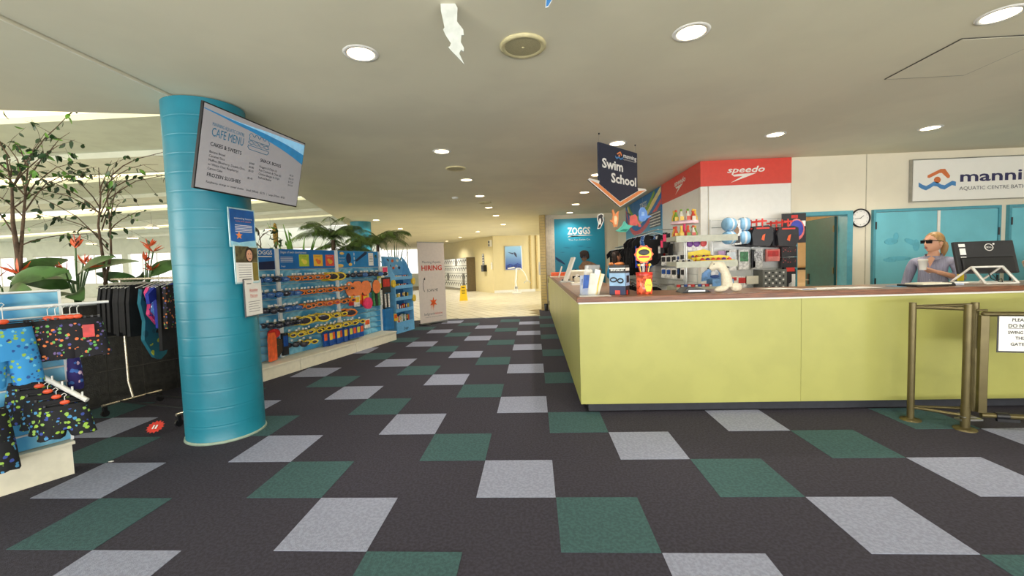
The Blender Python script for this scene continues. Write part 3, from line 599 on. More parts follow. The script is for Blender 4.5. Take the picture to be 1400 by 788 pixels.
txt('ZOGGS', WHITE, t, 1.85, -.001, 1.03, .14, .6, bold=.02); B().poly([(1.55, .93), (1.7, .97), (1.9, .985), (2.15, .96), (2.0, .93), (1.8, .935)], -.003, -.0005).build('swoosh_mark', WHITE, t)
gp = B().box(2.43, 3.2, -.012, -.009, .52, .84).build('photo', mat('print_grey', (96, 100, 110), .5, var=.4, scale=9), t)
for k in range(5): B().box(2.43, 3.2, -.0135, -.0122, .55+k*.06, .57+k*.06).build('photo_stripe', PAPER, gp)
# big banner on the shop back wall
t = thing('banner', 'large blue banner with underwater swimmer on the back wall', 'banner', (1.06, 10.57, .75))
B().box(0, 1.54, 0, .025, 0, 2.05).build('sheet', vgrad('banner_teal', (44, 130, 160), (24, 150, 184), .3, 1.5), t)
txt('ZOGGS', WHITE, t, .76, -.001, 1.57, .2, .7, bold=.03); B().poly([(.4, 1.48), (.6, 1.53), (.9, 1.545), (1.2, 1.52), (1.0, 1.515), (.7, 1.51), (.45, 1.52)], -.003, -.0005).build('swoosh_mark', WHITE, t); txt('The Fun Swim Co.', WHITE, t, .77, -.001, 1.375, .05, .68)
b = B(); b.ell((.9, -.012, .84), (.09, .012, .11), 16); b.poly([(.72, .55), (.85, .72), (.98, .74), (1.12, .7), (1.35, .58), (1.45, .42), (1.3, .45), (1.15, .5), (1.2, .1), (.75, .1), (.78, .4)], -.012, -.001)
b.poly([(.34, .1), (.33, .4), (.42, .46), (.5, .4), (.45, .1)], -.012, -.001); b.build('swimmer_figure', mat('print_skin', (140, 108, 84), .5, var=.15), t)
B().ell((.9, -.026, .98), (.14, .012, .09), 14).ell((.82, -.026, .9), (.05, .01, .08)).ell((1.0, -.026, .9), (.05, .01, .1)).build('hair', HAIRD, t); B().box(.82, .98, -.032, -.026, .84, .885).build('goggles', mat('print_dark', (40, 50, 66), .4), t)
B().poly([(.46, .1), (.44, .42), (.62, .5), (.8, .42), (.78, .1)], -.02, -.0125).build('shorts', print_cloth('print_shorts', (70, 30, 40), [(150, 40, 50), (40, 40, 70), (190, 80, 60)], 18), t)
B().poly([(.02, .9), (.2, .78), (.32, .66), (.3, .64), (.12, .74), (.02, .82)], -.004, -.0005).build('flipper', mat('print_navy', (24, 60, 100), .5), t)
b = B()
for k in range(9):
    x = random.uniform(.05, 1.3); z = random.uniform(.98, 1.2); b.poly([(x, z), (x+.1, z-.008), (x+.2, z+.004), (x+.1, z+.01)], -.0035, -.0005)
b.build('ripple', mat('print_ripple', (20, 110, 144), .5), t)
# ------------------------------------------------------------------ goggle wall: three slatwall bays along the planter
PR = Vector((-3.47, 3.23, 0)); PRZ = math.atan2(.965, .26); PU = Vector((.26, .965, 0)).normalized(); PN = Vector((-.965, .26, 0)).normalized()
def pr(s, y, z): return PR+PU*s+PN*y+Vector((0, 0, z))
BX = [-.97, .27, 1.51, 2.75]
slat_mesh = {}
def bay(k, label):
    s0, s1 = BX[k], BX[k+1]; W = s1-s0
    t = thing('display_bay', label, 'display stand', pr(s0, 0, 0), PRZ, 'slatwall bays along the planter wall')
    B().box(-.03, .03, -.03, .04, 0, 1.8).build('upright', SLATW, t)
    if k == 2: B().box(W-.02, W+.02, -.03, .04, 0, 1.8).build('upright', SLATW, t)
    B().box(.031, W-.031, .012, .04, .18, 1.8).build('backing', SLATG, t)
    me = B().box(.034, W-.034, -.006, .0115, .003, .102).mesh('slat', SLATB)
    for i in range(12):
        o = bpy.data.objects.new('slat', me); COL.objects.link(o); o.parent = t; o.location = (0, 0, .185+i*.1085)
    B().box(.005, W-.005, -.34, -.031, 0, .155).build('base', CREAM, t)
    B().box(.003, W-.003, -.355, .011, .156, .18).build('base_shelf', CREAM, t, bevel=.004)
    return t, W
HB = mat('header_blue', (20, 110, 186), .35, var=.1, scale=3); HNV = mat('header_navy', (18, 34, 74), .4)
t, W = bay(0, 'slatwall bay of blue goggles half hidden by the teal column')
h = B().box(.034, W-.034, -.012, .0115, 1.495, 1.795).build('header', HB, t); B().poly([(W-.34, 1.497), (W-.04, 1.497), (W-.04, 1.62), (W-.34, 1.6)], -.0145, -.0122).build('navy_band', HNV, h)
txt('ZOGGS', WHITE, h, W-.22, -.0125, 1.71, .06, .3, bold=.02); B().box(W-.36, W-.08, -.014, -.0122, 1.675, 1.69).build('swoosh', WHITE, h); B().box(W-.5, W-.36, -.016, -.0122, 1.5, 1.74).build('leaflet', PAPER, h)
t, W = bay(1, 'slatwall bay of orange and yellow junior goggles, middle of three')
h = B().box(.034, W-.034, -.012, .0115, 1.495, 1.795).build('header', HB, t); txt('Stages of swim development', WHITE, h, .07, -.0125, 1.735, .035, .5, 'L', shear=.2)
for k in range(5): B().box(.07, .3, -.0135, -.0122, 1.6+k*.018, 1.606+k*.018).build('text_line', WHITE, h)
txt('Zoggs', WHITE, h, .07, -.0125, 1.53, .02, .08, 'L')
for k, (x, c, f) in enumerate(((.42, (182, 204, 66), (240, 222, 90)), (.72, (246, 190, 60), (240, 120, 60)), (.99, (226, 84, 66), (240, 180, 60)))):
    cdr = B().box(x, x+.2, -.015, -.0122, 1.53, 1.72).build('picture_card', mat('card_%d' % k, c, .4), h); B().ell((x+.11, -.0155, 1.6), (.05, .001, .038), 14, 6).ell((x+.07, -.0158, 1.63), (.03, .001, .025), 14, 6).build('picture', mat('cardpic_%d' % k, f, .4), h)
    txt(('2 learner', '3 swimmer', '4 advanced')[k], WHITE if k == 2 else INK, h, x+.09, -.0153, 1.69, .014, .12)
t, W = bay(2, 'slatwall bay with armbands and bags nearest the blue card stand')
h = B().box(.034, W-.034, -.012, .0115, 1.495, 1.795).build('header', mat('header_blue2', (26, 130, 196), .35, var=.1, scale=3), t)
B().poly([(.5, 1.62), (.55, 1.6), (.86, 1.75), (.86, 1.79), (.8, 1.79)], -.0145, -.0122).build('navy_stripe', HNV, h); B().box(.9, 1.05, -.016, -.0122, 1.52, 1.77).build('leaflet', PAPER, h)
for k in range(4): B().box(.92, 1.03, -.0175, -.0162, 1.6+k*.03, 1.608+k*.03).build('text_line', REDINK if k == 3 else GREYT, h)
B().ell((.33, -.0125, 1.66), (.07, .002, .1), 14, 6).build('armband_picture', HNV, h); B().ell((.16, -.0125, 1.75), (.06, .002, .025), 12, 6).ell((.37, -.0125, 1.55), (.05, .002, .03), 12, 6).ell((.1, -.0125, 1.53), (.09, .002, .03), 12, 6).build('sun_picture', mat('pic_yellow', (236, 190, 100), .5), h); B().ell((.48, -.0145, 1.58), (.012, .002, .03), 10, 6).ell((.48, -.0145, 1.66), (.012, .002, .03), 10, 6).ell((.48, -.0145, 1.74), (.012, .002, .03), 10, 6).build('icon', WHITE, h)
txt('Float Suit', WHITE, h, .15, -.0125, 1.66, .02, .15); txt('aged 1 to 6', WHITE, h, .15, -.0125, 1.61, .014, .13)
# goggles ---------------------------------------------------------
def goggle_meshes(rim, lens, strap, sc=1., mask=False):
    b = B(); e = []; st = B(); cdx = B()
    rx, rz_ = (.032, .022) if not mask else (.072, .045)
    for sx in ((-1, 1) if not mask else (0,)):
        c = sx*.041
        b.tube([(c+rx*math.cos(2*PI*i/12), -.012-.006*abs(math.cos(2*PI*i/12+.0)), rz_*math.sin(2*PI*i/12)*(1-.12*sx*math.cos(2*PI*i/12))) for i in range(12)], .0075 if not mask else .011, 6, closed=True)
        e.append(B().ell((c, -.013, 0), (rx*.9, .006, rz_*.9), 10, 6))
    if not mask: b.tube([(-.012, -.014, .006), (0, -.017, .009), (.012, -.014, .006)], .004, 5)
    for sx in (-1, 1):
        x0 = .072 if not mask else .078
        st.tube([(sx*x0, -.008, 0), (sx*(x0+.012), .01, .002), (sx*x0*.9, .035, .004), (0, .045, .006)], .006, 5)
    cdx.box(-.011, .011, .01, .013, .03, .056)
    for q_ in [b, st, cdx]+e: q_.v = [(x*1.35, y*1.2, z*1.35) for x, y, z in q_.v]
    k = {'rim': b.mesh('rim', rim), **{'lens%d' % i_: q_.mesh('lens', lens) for i_, q_ in enumerate(e)}, 'strap': st.mesh('strap', strap), 'card': cdx.mesh('card', PAPER)}
    return k
def goggle(meshes, label, loc, rz, group, tilt=0.):
    t = thing('swim_goggles', label, 'goggles', loc, rz, group); t.rotation_euler = (tilt, random.uniform(-.12, .12), rz)
    for nm, me in meshes.items():
        o = bpy.data.objects.new(nm.rstrip('01'), me); COL.objects.link(o); o.parent = t
    return t
GO = mat('gog_orange', (226, 122, 44), .3); GY = mat('gog_yellow', (222, 192, 50), .3); GB = mat('gog_blue', (44, 96, 160), .3); GK = mat('gog_dark', (30, 36, 50), .25)
LN = mat('lens_smoke', (60, 54, 60), .12); LNB = mat('lens_blue', (70, 104, 150), .1); LNR = mat('lens_red', (160, 60, 70), .1); LIM = mat('gog_lime', (206, 200, 70), .4)
GM = {'orange': goggle_meshes(GO, LN, LIM), 'deep orange': goggle_meshes(GO, LNR, GO), 'blue': goggle_meshes(GB, LNB, GB), 'black': goggle_meshes(GK, LN, GK), 'yellow': goggle_meshes(GY, LN, LIM), 'yellow mask': goggle_meshes(GY, LN, GY, mask=True), 'orange mask': goggle_meshes(GO, LN, GY, mask=True)}
bays_t = [o for o in COL.objects if o.name.startswith('display_bay')]
peg_me = B().cyl((0, 0, 0), (0, -.17, 0), .003, 6).box(-.02, .02, -.174, -.171, -.012, .012).mesh('peg', STEEL)
RW = {1.35: 'top row', 1.13: 'second row', .91: 'third row', .69: 'fourth row', .5: 'fifth row', .34: 'bottom row'}
def pegrow(bi, z, spec, dz=-.055):
    for k, (s, col, nn) in enumerate(spec):
        o = bpy.data.objects.new('peg', peg_me); COL.objects.link(o); o.parent = bays_t[bi]; o.location = (s-BX[bi], -.012, z+.045)
        pos = ['rearmost', 'middle', 'front'] if nn == 3 else ['rear', 'front'] if nn == 2 else ['rearmost', 'second', 'third', 'front'] if nn == 4 else ['single']
        for q in range(nn):
            goggle(GM[col], '%s goggles, %s on %s peg from left, %s of the %s bay' % (col, pos[q], ORD[k], RW[z], ('column-side', 'middle', 'right')[bi]),
                   pr(s+.012*q, -.035-.13*q/max(1, nn-1) if nn > 1 else -.09, z-.0), R_(38)+random.uniform(-.1, .1), 'goggles hung on the slatwall', .1)
pegrow(0, 1.35, [(-.12, 'blue', 2), (.02, 'black', 3), (.17, 'blue', 3)]); pegrow(0, 1.13, [(-.1, 'blue', 3), (.05, 'blue', 2), (.18, 'black', 2)])
pegrow(0, .91, [(-.06, 'black', 2), (.06, 'black', 3), (.18, 'blue', 3)]); pegrow(0, .69, [(.02, 'black', 2), (.16, 'black', 3)])
pegrow(1, 1.35, [(.52, 'orange', 4), (.78, 'orange', 4), (1.0, 'orange', 3), (1.2, 'yellow mask', 3), (1.38, 'yellow mask', 2)])
pegrow(1, 1.13, [(.38, 'blue', 3), (.6, 'orange', 3), (.83, 'orange', 3), (1.05, 'orange', 3), (1.28, 'orange', 3)])
pegrow(1, .91, [(.36, 'blue', 4), (.58, 'orange', 2), (.8, 'orange', 3), (1.02, 'deep orange', 3), (1.2, 'deep orange', 3), (1.38, 'orange', 2)])
pegrow(1, .69, [(.38, 'black', 3), (.56, 'yellow mask', 2), (.76, 'yellow mask', 1), (.96, 'yellow mask', 2), (1.16, 'yellow', 3), (1.36, 'yellow', 3)])
pegrow(1, .5, [(.4, 'yellow', 2), (.58, 'yellow', 3), (.78, 'yellow', 2), (.98, 'yellow', 3), (1.18, 'yellow', 3), (1.38, 'yellow', 3)])
pegrow(1, .34, [(.44, 'black', 2), (.66, 'yellow', 2)])
pegrow(2, 1.35, [(1.82, 'black', 2), (1.98, 'blue', 2), (2.14, 'black', 3), (2.3, 'black', 2), (2.46, 'blue', 2), (2.6, 'black', 2)])
pegrow(2, 1.13, [(1.6, 'orange', 3)]); pegrow(2, .91, [(1.62, 'orange', 2)]); pegrow(2, .69, [(1.62, 'orange mask', 2)]); pegrow(2, .5, [(1.62, 'yellow', 3), (1.84, 'yellow', 2)])
# packets on the goggle wall
def packet(name, label, cat, loc, rz, w, h, d, m, m2=None, group=None, shape=None):
    t = thing(name, label, cat, loc, rz, group)
    if shape is None:
        B().poly([(-w/2, -h), (w/2, -h), (w/2, 0), (.02, .0), (-.02, 0), (-w/2, 0)], -d/2, d/2).build('pack', m, t)
    else: B().poly([(x*w, z*h) for x, z in shape], -d/2, d/2).build('pack', m, t, bevel=min(d*.3, .01))
    if name not in ('small_box', 'chocolate_roll', 'kickboard', 'arm_band', 'accessory_box'): B().cyl((0, -d*.5-.01, -.012), (0, d*.5+.085, -.012), .003, 6).build('hook', STEEL, t)
    if m2: B().poly([(-w*.4, -h*.6), (w*.4, -h*.6), (w*.4, -h*.12), (-w*.4, -h*.12)], -d/2-.002, -d/2-.0003).build('label_card', m2, t)
    return t
BPK = mat('pack_blue', (26, 74, 150), .35, var=.2, scale=20); YPK = mat('pack_yellow', (232, 196, 60), .4, var=.1); OPK = mat('pack_orange', (230, 96, 44), .4, var=.12); RPK = mat('pack_red', (200, 44, 40), .4, var=.15); PPK = mat('pack_pink', (238, 60, 110), .5); KPK = mat('pack_black', (32, 32, 38), .4); GPK = mat('pack_green', (60, 130, 80), .4, var=.3, scale=20); WPK = mat('pack_white', (220, 218, 214), .35, var=.2, scale=24)
for k in range(7):
    s = 1.05+k*.09; packet('dive_toy_pack', 'blue pack with yellow and orange top, %s along the lowest pegs of the goggle wall' % ORD[k], 'packet', pr(s, -.1-.03*(k % 2), .43), PRZ, .085, .24, .03, BPK, YPK if k % 2 else OPK, 'blue packs on the lowest pegs')
for k in range(4):
    s = 1.63+k*.1; packet('dive_toy_pack', 'blue pack with lime top, %s from left under the yellow goggles' % ORD[k], 'packet', pr(s, -.14, .43), PRZ, .09, .22, .03, BPK, OPK if k % 2 else LIM, 'blue packs on the lowest pegs')
packet('toy_pack', 'small orange flower toy on a white card at the low right of the bay', 'packet', pr(2.15, -.1, .5), PRZ, .16, .17, .02, WPK, OPK)
ov = [(.5*math.cos(2*PI*i/14), -.5+.5*math.sin(2*PI*i/14)) for i in range(14)]
for k, s in enumerate((1.72, 1.84, 1.96, 2.1, 2.2, 2.44)):
    packet('arm_float', 'orange padded float, %s from left in the row on the right bay' % ORD[k], 'float', pr(s, -.1-.04*(k % 2), 1.24), R_(35), .15, .27, .05, mat('float_orange', (232, 124, 56), .55), None, 'orange floats on the right bay', ov)
    if k in (1, 3, 4): packet('swim_vest_pack', 'dark pack hung between the orange floats, %s' % ('left', '', 'middle', 'middle', 'right')[k] if k != 3 else 'dark blue pack hung between the orange floats, centre', 'packet', pr(s+.1, -.09, 1.22), PRZ, .08, .22, .04, BPK if k == 3 else KPK, WPK)
for k, (s, m, d) in enumerate(((1.78, RPK, 'red'), (1.88, WPK, 'white'), (2.0, OPK, 'orange'), (2.1, RPK, 'crimson'), (2.2, WPK, 'pale'))):
    packet('swim_cap_pack', '%s patterned cap pack, %s in the row below the floats' % (d, ORD[k]), 'packet', pr(s, -.08-.03*(k % 2), 1.0-.03*(k % 2)), PRZ, .13, .2, .03, m, YPK, 'cap packs below the orange floats')
packet('foam_disc', 'bright pink foam disc pack on the right bay', 'float', pr(2.12, -.17, .92), PRZ, .24, .22, .04, PPK, None, None, ov)
for k, (s, m) in enumerate(((2.42, GPK), (2.5, KPK), (2.58, GPK), (2.66, WPK))): packet('snorkel_pack', 'tall slim pack of dive sticks, %s from left on the right bay' % ORD[k], 'packet', pr(s, -.08, 1.02), PRZ, .06, .3, .03, m, None, 'slim packs on the right bay')
packet('toy_pack', 'lime card pack at the right end of the float row', 'packet', pr(2.66, -.06, 1.3), PRZ, .1, .24, .02, LIM, WPK)
packet('swim_ring_pack', 'pink ring pack on the end strip beside the card stand', 'packet', pr(2.86, -.05, 1.5), PRZ, .2, .2, .03, WPK, PPK); packet('swim_vest_pack', 'black and red vest pack on the end strip', 'packet', pr(2.88, -.05, 1.27), PRZ, .28, .32, .04, KPK, RPK)
for k in range(4): packet('pen_pack', 'slim black pack, %s from left on the end strip' % ORD[k], 'packet', pr(2.78+k*.06, -.05, .93), PRZ, .045, .28, .025, KPK if k % 2 == 0 else WPK, None, 'slim packs on the end strip')
B_ = packet('swim_bag', 'plain blue bag hanging low at the end of the slatwall', 'bag', pr(2.9, -.06, .62), PRZ, .3, .44, .06, mat('bag_blue', (26, 110, 170), .6))
packet('kickboard', 'orange kickboard standing at the foot of the column-side bay', 'float', pr(-.03, -.16, .6), PRZ+.3, .17, .4, .03, OPK, None, None, [(-.5, -1), (.5, -1), (.5, -.2), (.3, 0), (-.3, 0), (-.5, -.2)])
packet('dive_toy', 'yellow spotted fish float at the foot of the column-side bay', 'float', pr(.09, -.12, .5), PRZ, .15, .28, .03, mat('spotty', (232, 202, 60), .4, kind='cell', scale=28, rgb2=(60, 50, 40), lo=.08, hi=.12), None, None, [(-.5, -.9), (.0, -1), (.5, -.7), (.5, -.1), (0, 0), (-.4, -.2)])
packet('dive_toy', 'red float above the yellow spotted fish', 'float', pr(.06, -.1, .64), PRZ, .2, .14, .03, RPK, None, None, ov); packet('flipper_pack', 'pair of dark flippers low on the slatwall upright', 'flippers', pr(.24, -.1, .55), PRZ, .1, .33, .04, KPK, BPK)
# ------------------------------------------------------------------ blue cardboard stand
CB = mat('card_blue', (108, 178, 226), .5, var=.04); CB2 = mat('card_blue_inside', (50, 128, 190), .6, var=.05)
CS = Vector((-2.652, 6.509, 0)); crz = math.atan2(.698, .193)
t = thing('card_stand', 'light blue cardboard stand with curved top and five shelves of small goods', 'display stand', CS, crz)
side = [(0, 0), (.26, 0), (.26, 1.72), (.15, 1.6), (.04, 1.35), (0, 1.3)]
for x in (0, .7):
    b = B(); vs = [(xx, y, z) for xx in (x, x+.02) for y, z in side]; nn = len(side)
    b.add(vs, [tuple(range(nn)), tuple(range(2*nn-1, nn-1, -1))]+[(i, i+nn, (i+1) % nn+nn, (i+1) % nn) for i in range(nn)]); b.build('side_panel', CB, t)
B().box(.02, .7, .245, .26, 0, 1.3).build('back_panel', CB2, t); hd = B().poly([(-.08, 1.3), (.72, 1.3), (.72, 1.5), (.66, 1.62), (.55, 1.7), (-.08, 1.72)], .24, .26).build('header', CB, t)
for k, (x, z) in enumerate(((.12, 1.63), (.3, 1.62), (.5, 1.63), (.2, 1.5), (.33, 1.46), (.45, 1.5), (.56, 1.46))): B().ell((x, .238, z), (.05, .003, .035), 12, 6).build('printed_badge', (HNV, OPK, WPK)[k % 3], hd)
for k, z in enumerate((.2, .5, .76, 1.02, 1.22)):
    sh = B().box(.02, .7, .02, .244, z-.012, z).build('shelf', CB2, t); B().box(.02, .7, .0, .019, z-.03, z+.045).build('shelf_lip', CB, sh)
B().box(.02, .7, -.002, .019, .0, .168).build('plinth', CB, t); txt('Zoggs', HNV, t, .36, -.003, .06, .05, .2, shear=.2, bold=.02)
zz = (.2, .5, .76, 1.02, 1.22); nms = ('bottom', 'fourth', 'third', 'second', 'top')
for k, z in enumerate(zz):
    n = 10 if k in (0, 2) else 8
    for i in range(n):
        x = .06+.6*i/(n-1); m = random.choice([KPK, BPK, YPK, OPK, WPK, WPK, GPK] if k in (0, 2) else [OPK, WPK, WPK, RPK, BPK, YPK])
        hh = random.uniform(.15, .2) if k == 0 else random.uniform(.1, .14) if k in (1, 2) else random.uniform(.055, .08)
        packet('small_box', 'small packet, %s from left on the %s shelf of the blue card stand' % (ORD[i], nms[k]), 'packet', CS+Matrix.Rotation(crz, 3, 'Z') @ Vector((x, .12, z+hh+.001)), crz, .05, hh, .03 if k in (0, 2) else .05, m, random.choice([None, WPK, YPK]), 'small packets on the blue card stand')
for k, (x, z) in enumerate(((-.05, 1.1), (-.05, .36), (.75, 1.12), (.75, .72))):
    packet('arm_band', 'yellow inflatable armband clipped %s the blue card stand' % ('upper left of', 'lower left of', 'upper right of', 'lower right of')[k], 'float', CS+Matrix.Rotation(crz, 3, 'Z') @ Vector((x, .0, z+.1)), crz, .13, .17, .04, YPK, OPK if k == 1 else None, 'armbands on the card stand', ov)
# ------------------------------------------------------------------ roll-up banner
t = thing('rollup_banner', 'tall off-white roll-up hiring banner beside the card stand', 'banner', (-2.445, 7.671, 0), math.atan2(.697, .515))
BW = .86; bs = mat('banner_sheet', (226, 214, 206), .5, var=.02)
B().box(0, BW, -.002, .002, .06, 2.07).build('sheet', bs, t); B().box(-.01, BW+.01, -.05, .05, .02, .06).build('cassette', STEEL, t, bevel=.006); B().cyl((0, 0, 2.075), (BW, 0, 2.075), .011, 8).build('top_rail', STEEL, t)
for x in (.15, .68): B().box(x, x+.05, -.17, .12, 0, .02).build('foot', STEEL, t)
txt('Manning Aquatic', GREYT, t, .43, -.0022, 1.55, .06, .6); txt('HIRING', REDINK, t, .43, -.0022, 1.37, .12, .66, bold=.03)
B().tube([(.17, -.004, .84), (.13, -.004, .93), (.13, -.004, 1.05), (.18, -.004, 1.17)], .006, 5).poly([(.15, 1.15), (.2, 1.13), (.2, 1.2)], -.005, -.0022).build('curved_arrow', INK, t)
txt('SCAN ME', INK, t, .42, -.0022, .83, .07, .36, shear=.15)
star = [((.13 if i % 2 == 0 else .055)*math.sin(-2*PI*i/12)+.44, (.14 if i % 2 == 0 else .06)*math.cos(2*PI*i/12)+.55) for i in range(12)]
B().poly(star, -.005, -.0022).build('star', OPK, t); B().poly([(.36, .36), (.42, .5), (.38, .53)], -.0045, -.0022).poly([(.42, .34), (.46, .48), (.42, .5)], -.0045, -.0022).build('star_trail', mat('star_trail', (236, 170, 140), .5), t)
txt('belgravia', GREYT, t, .13, -.0022, .24, .06, .33, 'L'); txt('leisure', REDINK, t, .465, -.0022, .24, .06, .25, 'L'); txt('connecting communities to leisure', GREYT, t, .44, -.0022, .18, .022, .56)
# ------------------------------------------------------------------ near slatwall unit with shorts
LR = R_(62); LP = Vector((-3.11, .37, 0)); LU = Vector((math.cos(LR), math.sin(LR), 0)); LN_ = Vector((-math.sin(LR), math.cos(LR), 0))
def lp(s, y, z): return LP+LU*s+LN_*y+Vector((0, 0, z))
t = thing('display_bay', 'blue water-print slatwall unit with swim shorts at the left edge', 'display stand', LP, LR)
B().box(-1.2, .0, .02, .05, .25, 1.37).build('backing', SLATG, t)
me = B().box(-1.198, -.004, -.008, .0195, .003, .1).mesh('slat', SLATB)
for i in range(10):
    o = bpy.data.objects.new('slat', me); COL.objects.link(o); o.parent = t; o.location = (0, 0, .255+i*.112)
me = B().box(-1.2, -.002, -.013, -.0001, 0, .011).mesh('groove_strip', SLATG)
for i in range(1, 10):
    o = bpy.data.objects.new('groove_strip', me); COL.objects.link(o); o.parent = t; o.location = (0, 0, .2445+i*.112)
B().box(-.004, .012, -.012, .055, .25, 1.375).build('edge_trim', SLATW, t); B().box(-1.2, .012, -.012, .05, 1.3705, 1.38).build('top_trim', SLATW, t)
B().box(-1.2, -.01, -.05, .12, 0, .225).build('base', CREAM, t); B().box(-1.2, .005, -.07, .12, .226, .25).build('base_shelf', CREAM, t, bevel=.003)
B().cyl((-.8, -.2, 1.275), (.22, -.2, 1.275), .01, 10).cyl((-.3, 0, 1.275), (-.3, -.2, 1.275), .008, 8).build('hanging_rail', SLATW, t)
B().cyl((-.6, -.02, 1.19), (.1, -.02, 1.19), .006, 8).build('hanging_rail', SLATW, t)
B().box(-.22, -.14, -.03, -.0135, .76, .87).cyl((-.17, -.02, .815), (.03, -.32, .585), .016, 10).build('waterfall_arm', WHITE, t)
for k in range(5):
    f = .2+k*.18; B().cyl((-.17+.2*f, -.02-.3*f, .83-.23*f), (-.17+.2*f, -.02-.3*f, .86-.23*f), .006, 6).build('arm_stud', WHITE, t)
ORD_DISC = mat('hanger_disc', (222, 84, 44), .4)
def shorts(label, loc, rz, w, h, m, group=None, name='swim_shorts', hanger=WHITE, disc=True, tagc=False, leg=.42, hook=.09, bar=None):
    t = thing(name, label, 'shorts', loc, rz, group)
    n = 16; d = .035
    def rg(cx, z, rx, ry, wob=0): return [Vector((cx+rx*math.cos(2*PI*i/n), ry*math.sin(2*PI*i/n)*(1+wob*math.sin(i*2.4)), z+.006*math.sin(i*1.7)*wob*4)) for i in range(n)]
    b = B(); zc = -h*(1-leg)
    b.loft([rg(0, 0, w*.40, d*.8), rg(0, -.02, w*.42, d), rg(0, zc*.6, w*.47, d*1.2, .1), rg(0, zc, w*.5, d*1.2, .15)], cap=False)
    for sx in (-1, 1):
        b.loft([rg(sx*w*.245, zc+.03, w*.25, d*1.15), rg(sx*w*.27, (zc-h)/2, w*.255, d*1.2, .12), rg(sx*w*.3, -h, w*.25, d*1.1, .2)], cap=False)
    b.build('shorts_body', m, t); B().loft([rg(0, .006, w*.395, d*.85), rg(0, -.022, w*.425, d*1.05)], cap=False).build('waistband', BLKC, t)
    B().tube([(0, 0, hook), (.012, 0, hook+.012), (.0, 0, hook+.026), (-.016, 0, hook+.014)], .0025, 6).cyl((0, 0, .03), (0, 0, hook), .0025, 6).build('hook', WHITE, t)
    B().cyl((-w*.36, 0, .016), (w*.36, 0, .016), .004, 8).box(-w*.38, -w*.34, -.008, .008, -.012, .022).box(w*.34, w*.38, -.008, .008, -.012, .022).build('hanger', bar or BLACK, t)
    if disc: B().ell((0, -.006, .022), (.026, .007, .016), 14, 8).build('size_disc', ORD_DISC, t)
    if tagc: B().box(.02, .08, -d*1.3-.012, -d*1.3-.009, -.13, -.04).build('price_tag', RPK, t)
    return t
PB = print_cloth('print_blue_turtle', (58, 150, 214), [(150, 190, 80), (44, 90, 160), (120, 200, 230), (40, 70, 130)], 34, .36); PK1 = print_cloth('print_black_lime', (20, 22, 26), [(160, 200, 70), (80, 150, 200), (60, 80, 160), (150, 190, 90)], 34, .38); PK2 = print_cloth('print_black_multi', (24, 22, 28), [(110, 180, 90), (230, 130, 70), (80, 80, 150), (24, 22, 28), (220, 120, 70), (120, 100, 150)], 38, .36)
shorts('pale blue turtle-print swim shorts on a black hanger at left edge', lp(-.31, -.26, 1.17), LR+.1, .3, .40, PB, bar=BLACK, hook=.12)
for k in range(5):
    shorts(('black multicolour-print trunks, %s of five on the upper rail' % ORD[k]) if k < 4 else 'front black multicolour-print trunks with a red price tag on upper rail', lp(-.1+.034*k, -.2-.012*k, 1.165), LR-.25, .30, .27, PK2, 'black printed trunks on the upper rail', leg=.25, tagc=(k == 4), hook=.085)
for k in range(5):
    f = .12+k*.19
    shorts('black trunks with lime print, %s down the sloping arm' % ORD[k], lp(-.2+.15*f, -.02-.27*f, .755-.21*f), LR-.3, .27, .22, PK1, 'lime print trunks on the sloping arm', leg=.25, hook=.06)
shorts('long black lime-print shorts low at the left edge', lp(-.42, -.24, .62), LR+.1, .24, .40, PK1, disc=False)
shorts('purple and pink print shorts behind the right edge of the near slatwall', lp(.05, .0, .89), LR+R_(75), .14, .26, print_cloth('print_purple', (50, 40, 110), [(220, 90, 130), (70, 120, 200), (240, 200, 220)], 24), disc=False)
# ------------------------------------------------------------------ rolling clothes rack
RA = Vector((-4.05, 1.79, 0)); RD = Vector((1.07, -.29, 0)).normalized(); RZ = math.atan2(RD.y, RD.x)
CHR = mat('rack_chrome', (200, 190, 172), .25, .8)
t = thing('clothes_rack', 'wheeled chrome garment rack of swimwear behind the column', 'clothes rack', RA, RZ)
for x in (0, 1.1):
    f = B().cyl((x, -.28, .12), (x, .28, .12), .014, 10).build('foot_bar', CHR, t)
    for y in (-.26, .26):
        B().cyl((x-.012, y, .035), (x+.012, y, .035), .035, 14).box(x-.02, x+.02, y-.015, y+.015, .05, .105).build('castor', BLACK, f)
    B().tube([(x, 0, .12), (x-.06 if x == 0 else x+.06, 0, .3), (x-.06 if x == 0 else x+.06, 0, 1.43)], .013, 10).build('upright', CHR, t)
for y in (-.12, .12): B().cyl((0, y, .12), (1.1, y, .12), .012, 10).build('base_bar', BLACK, t)
B().cyl((-.2, 0, 1.43), (1.3, 0, 1.43), .013, 10).build('top_bar', CHR, t)
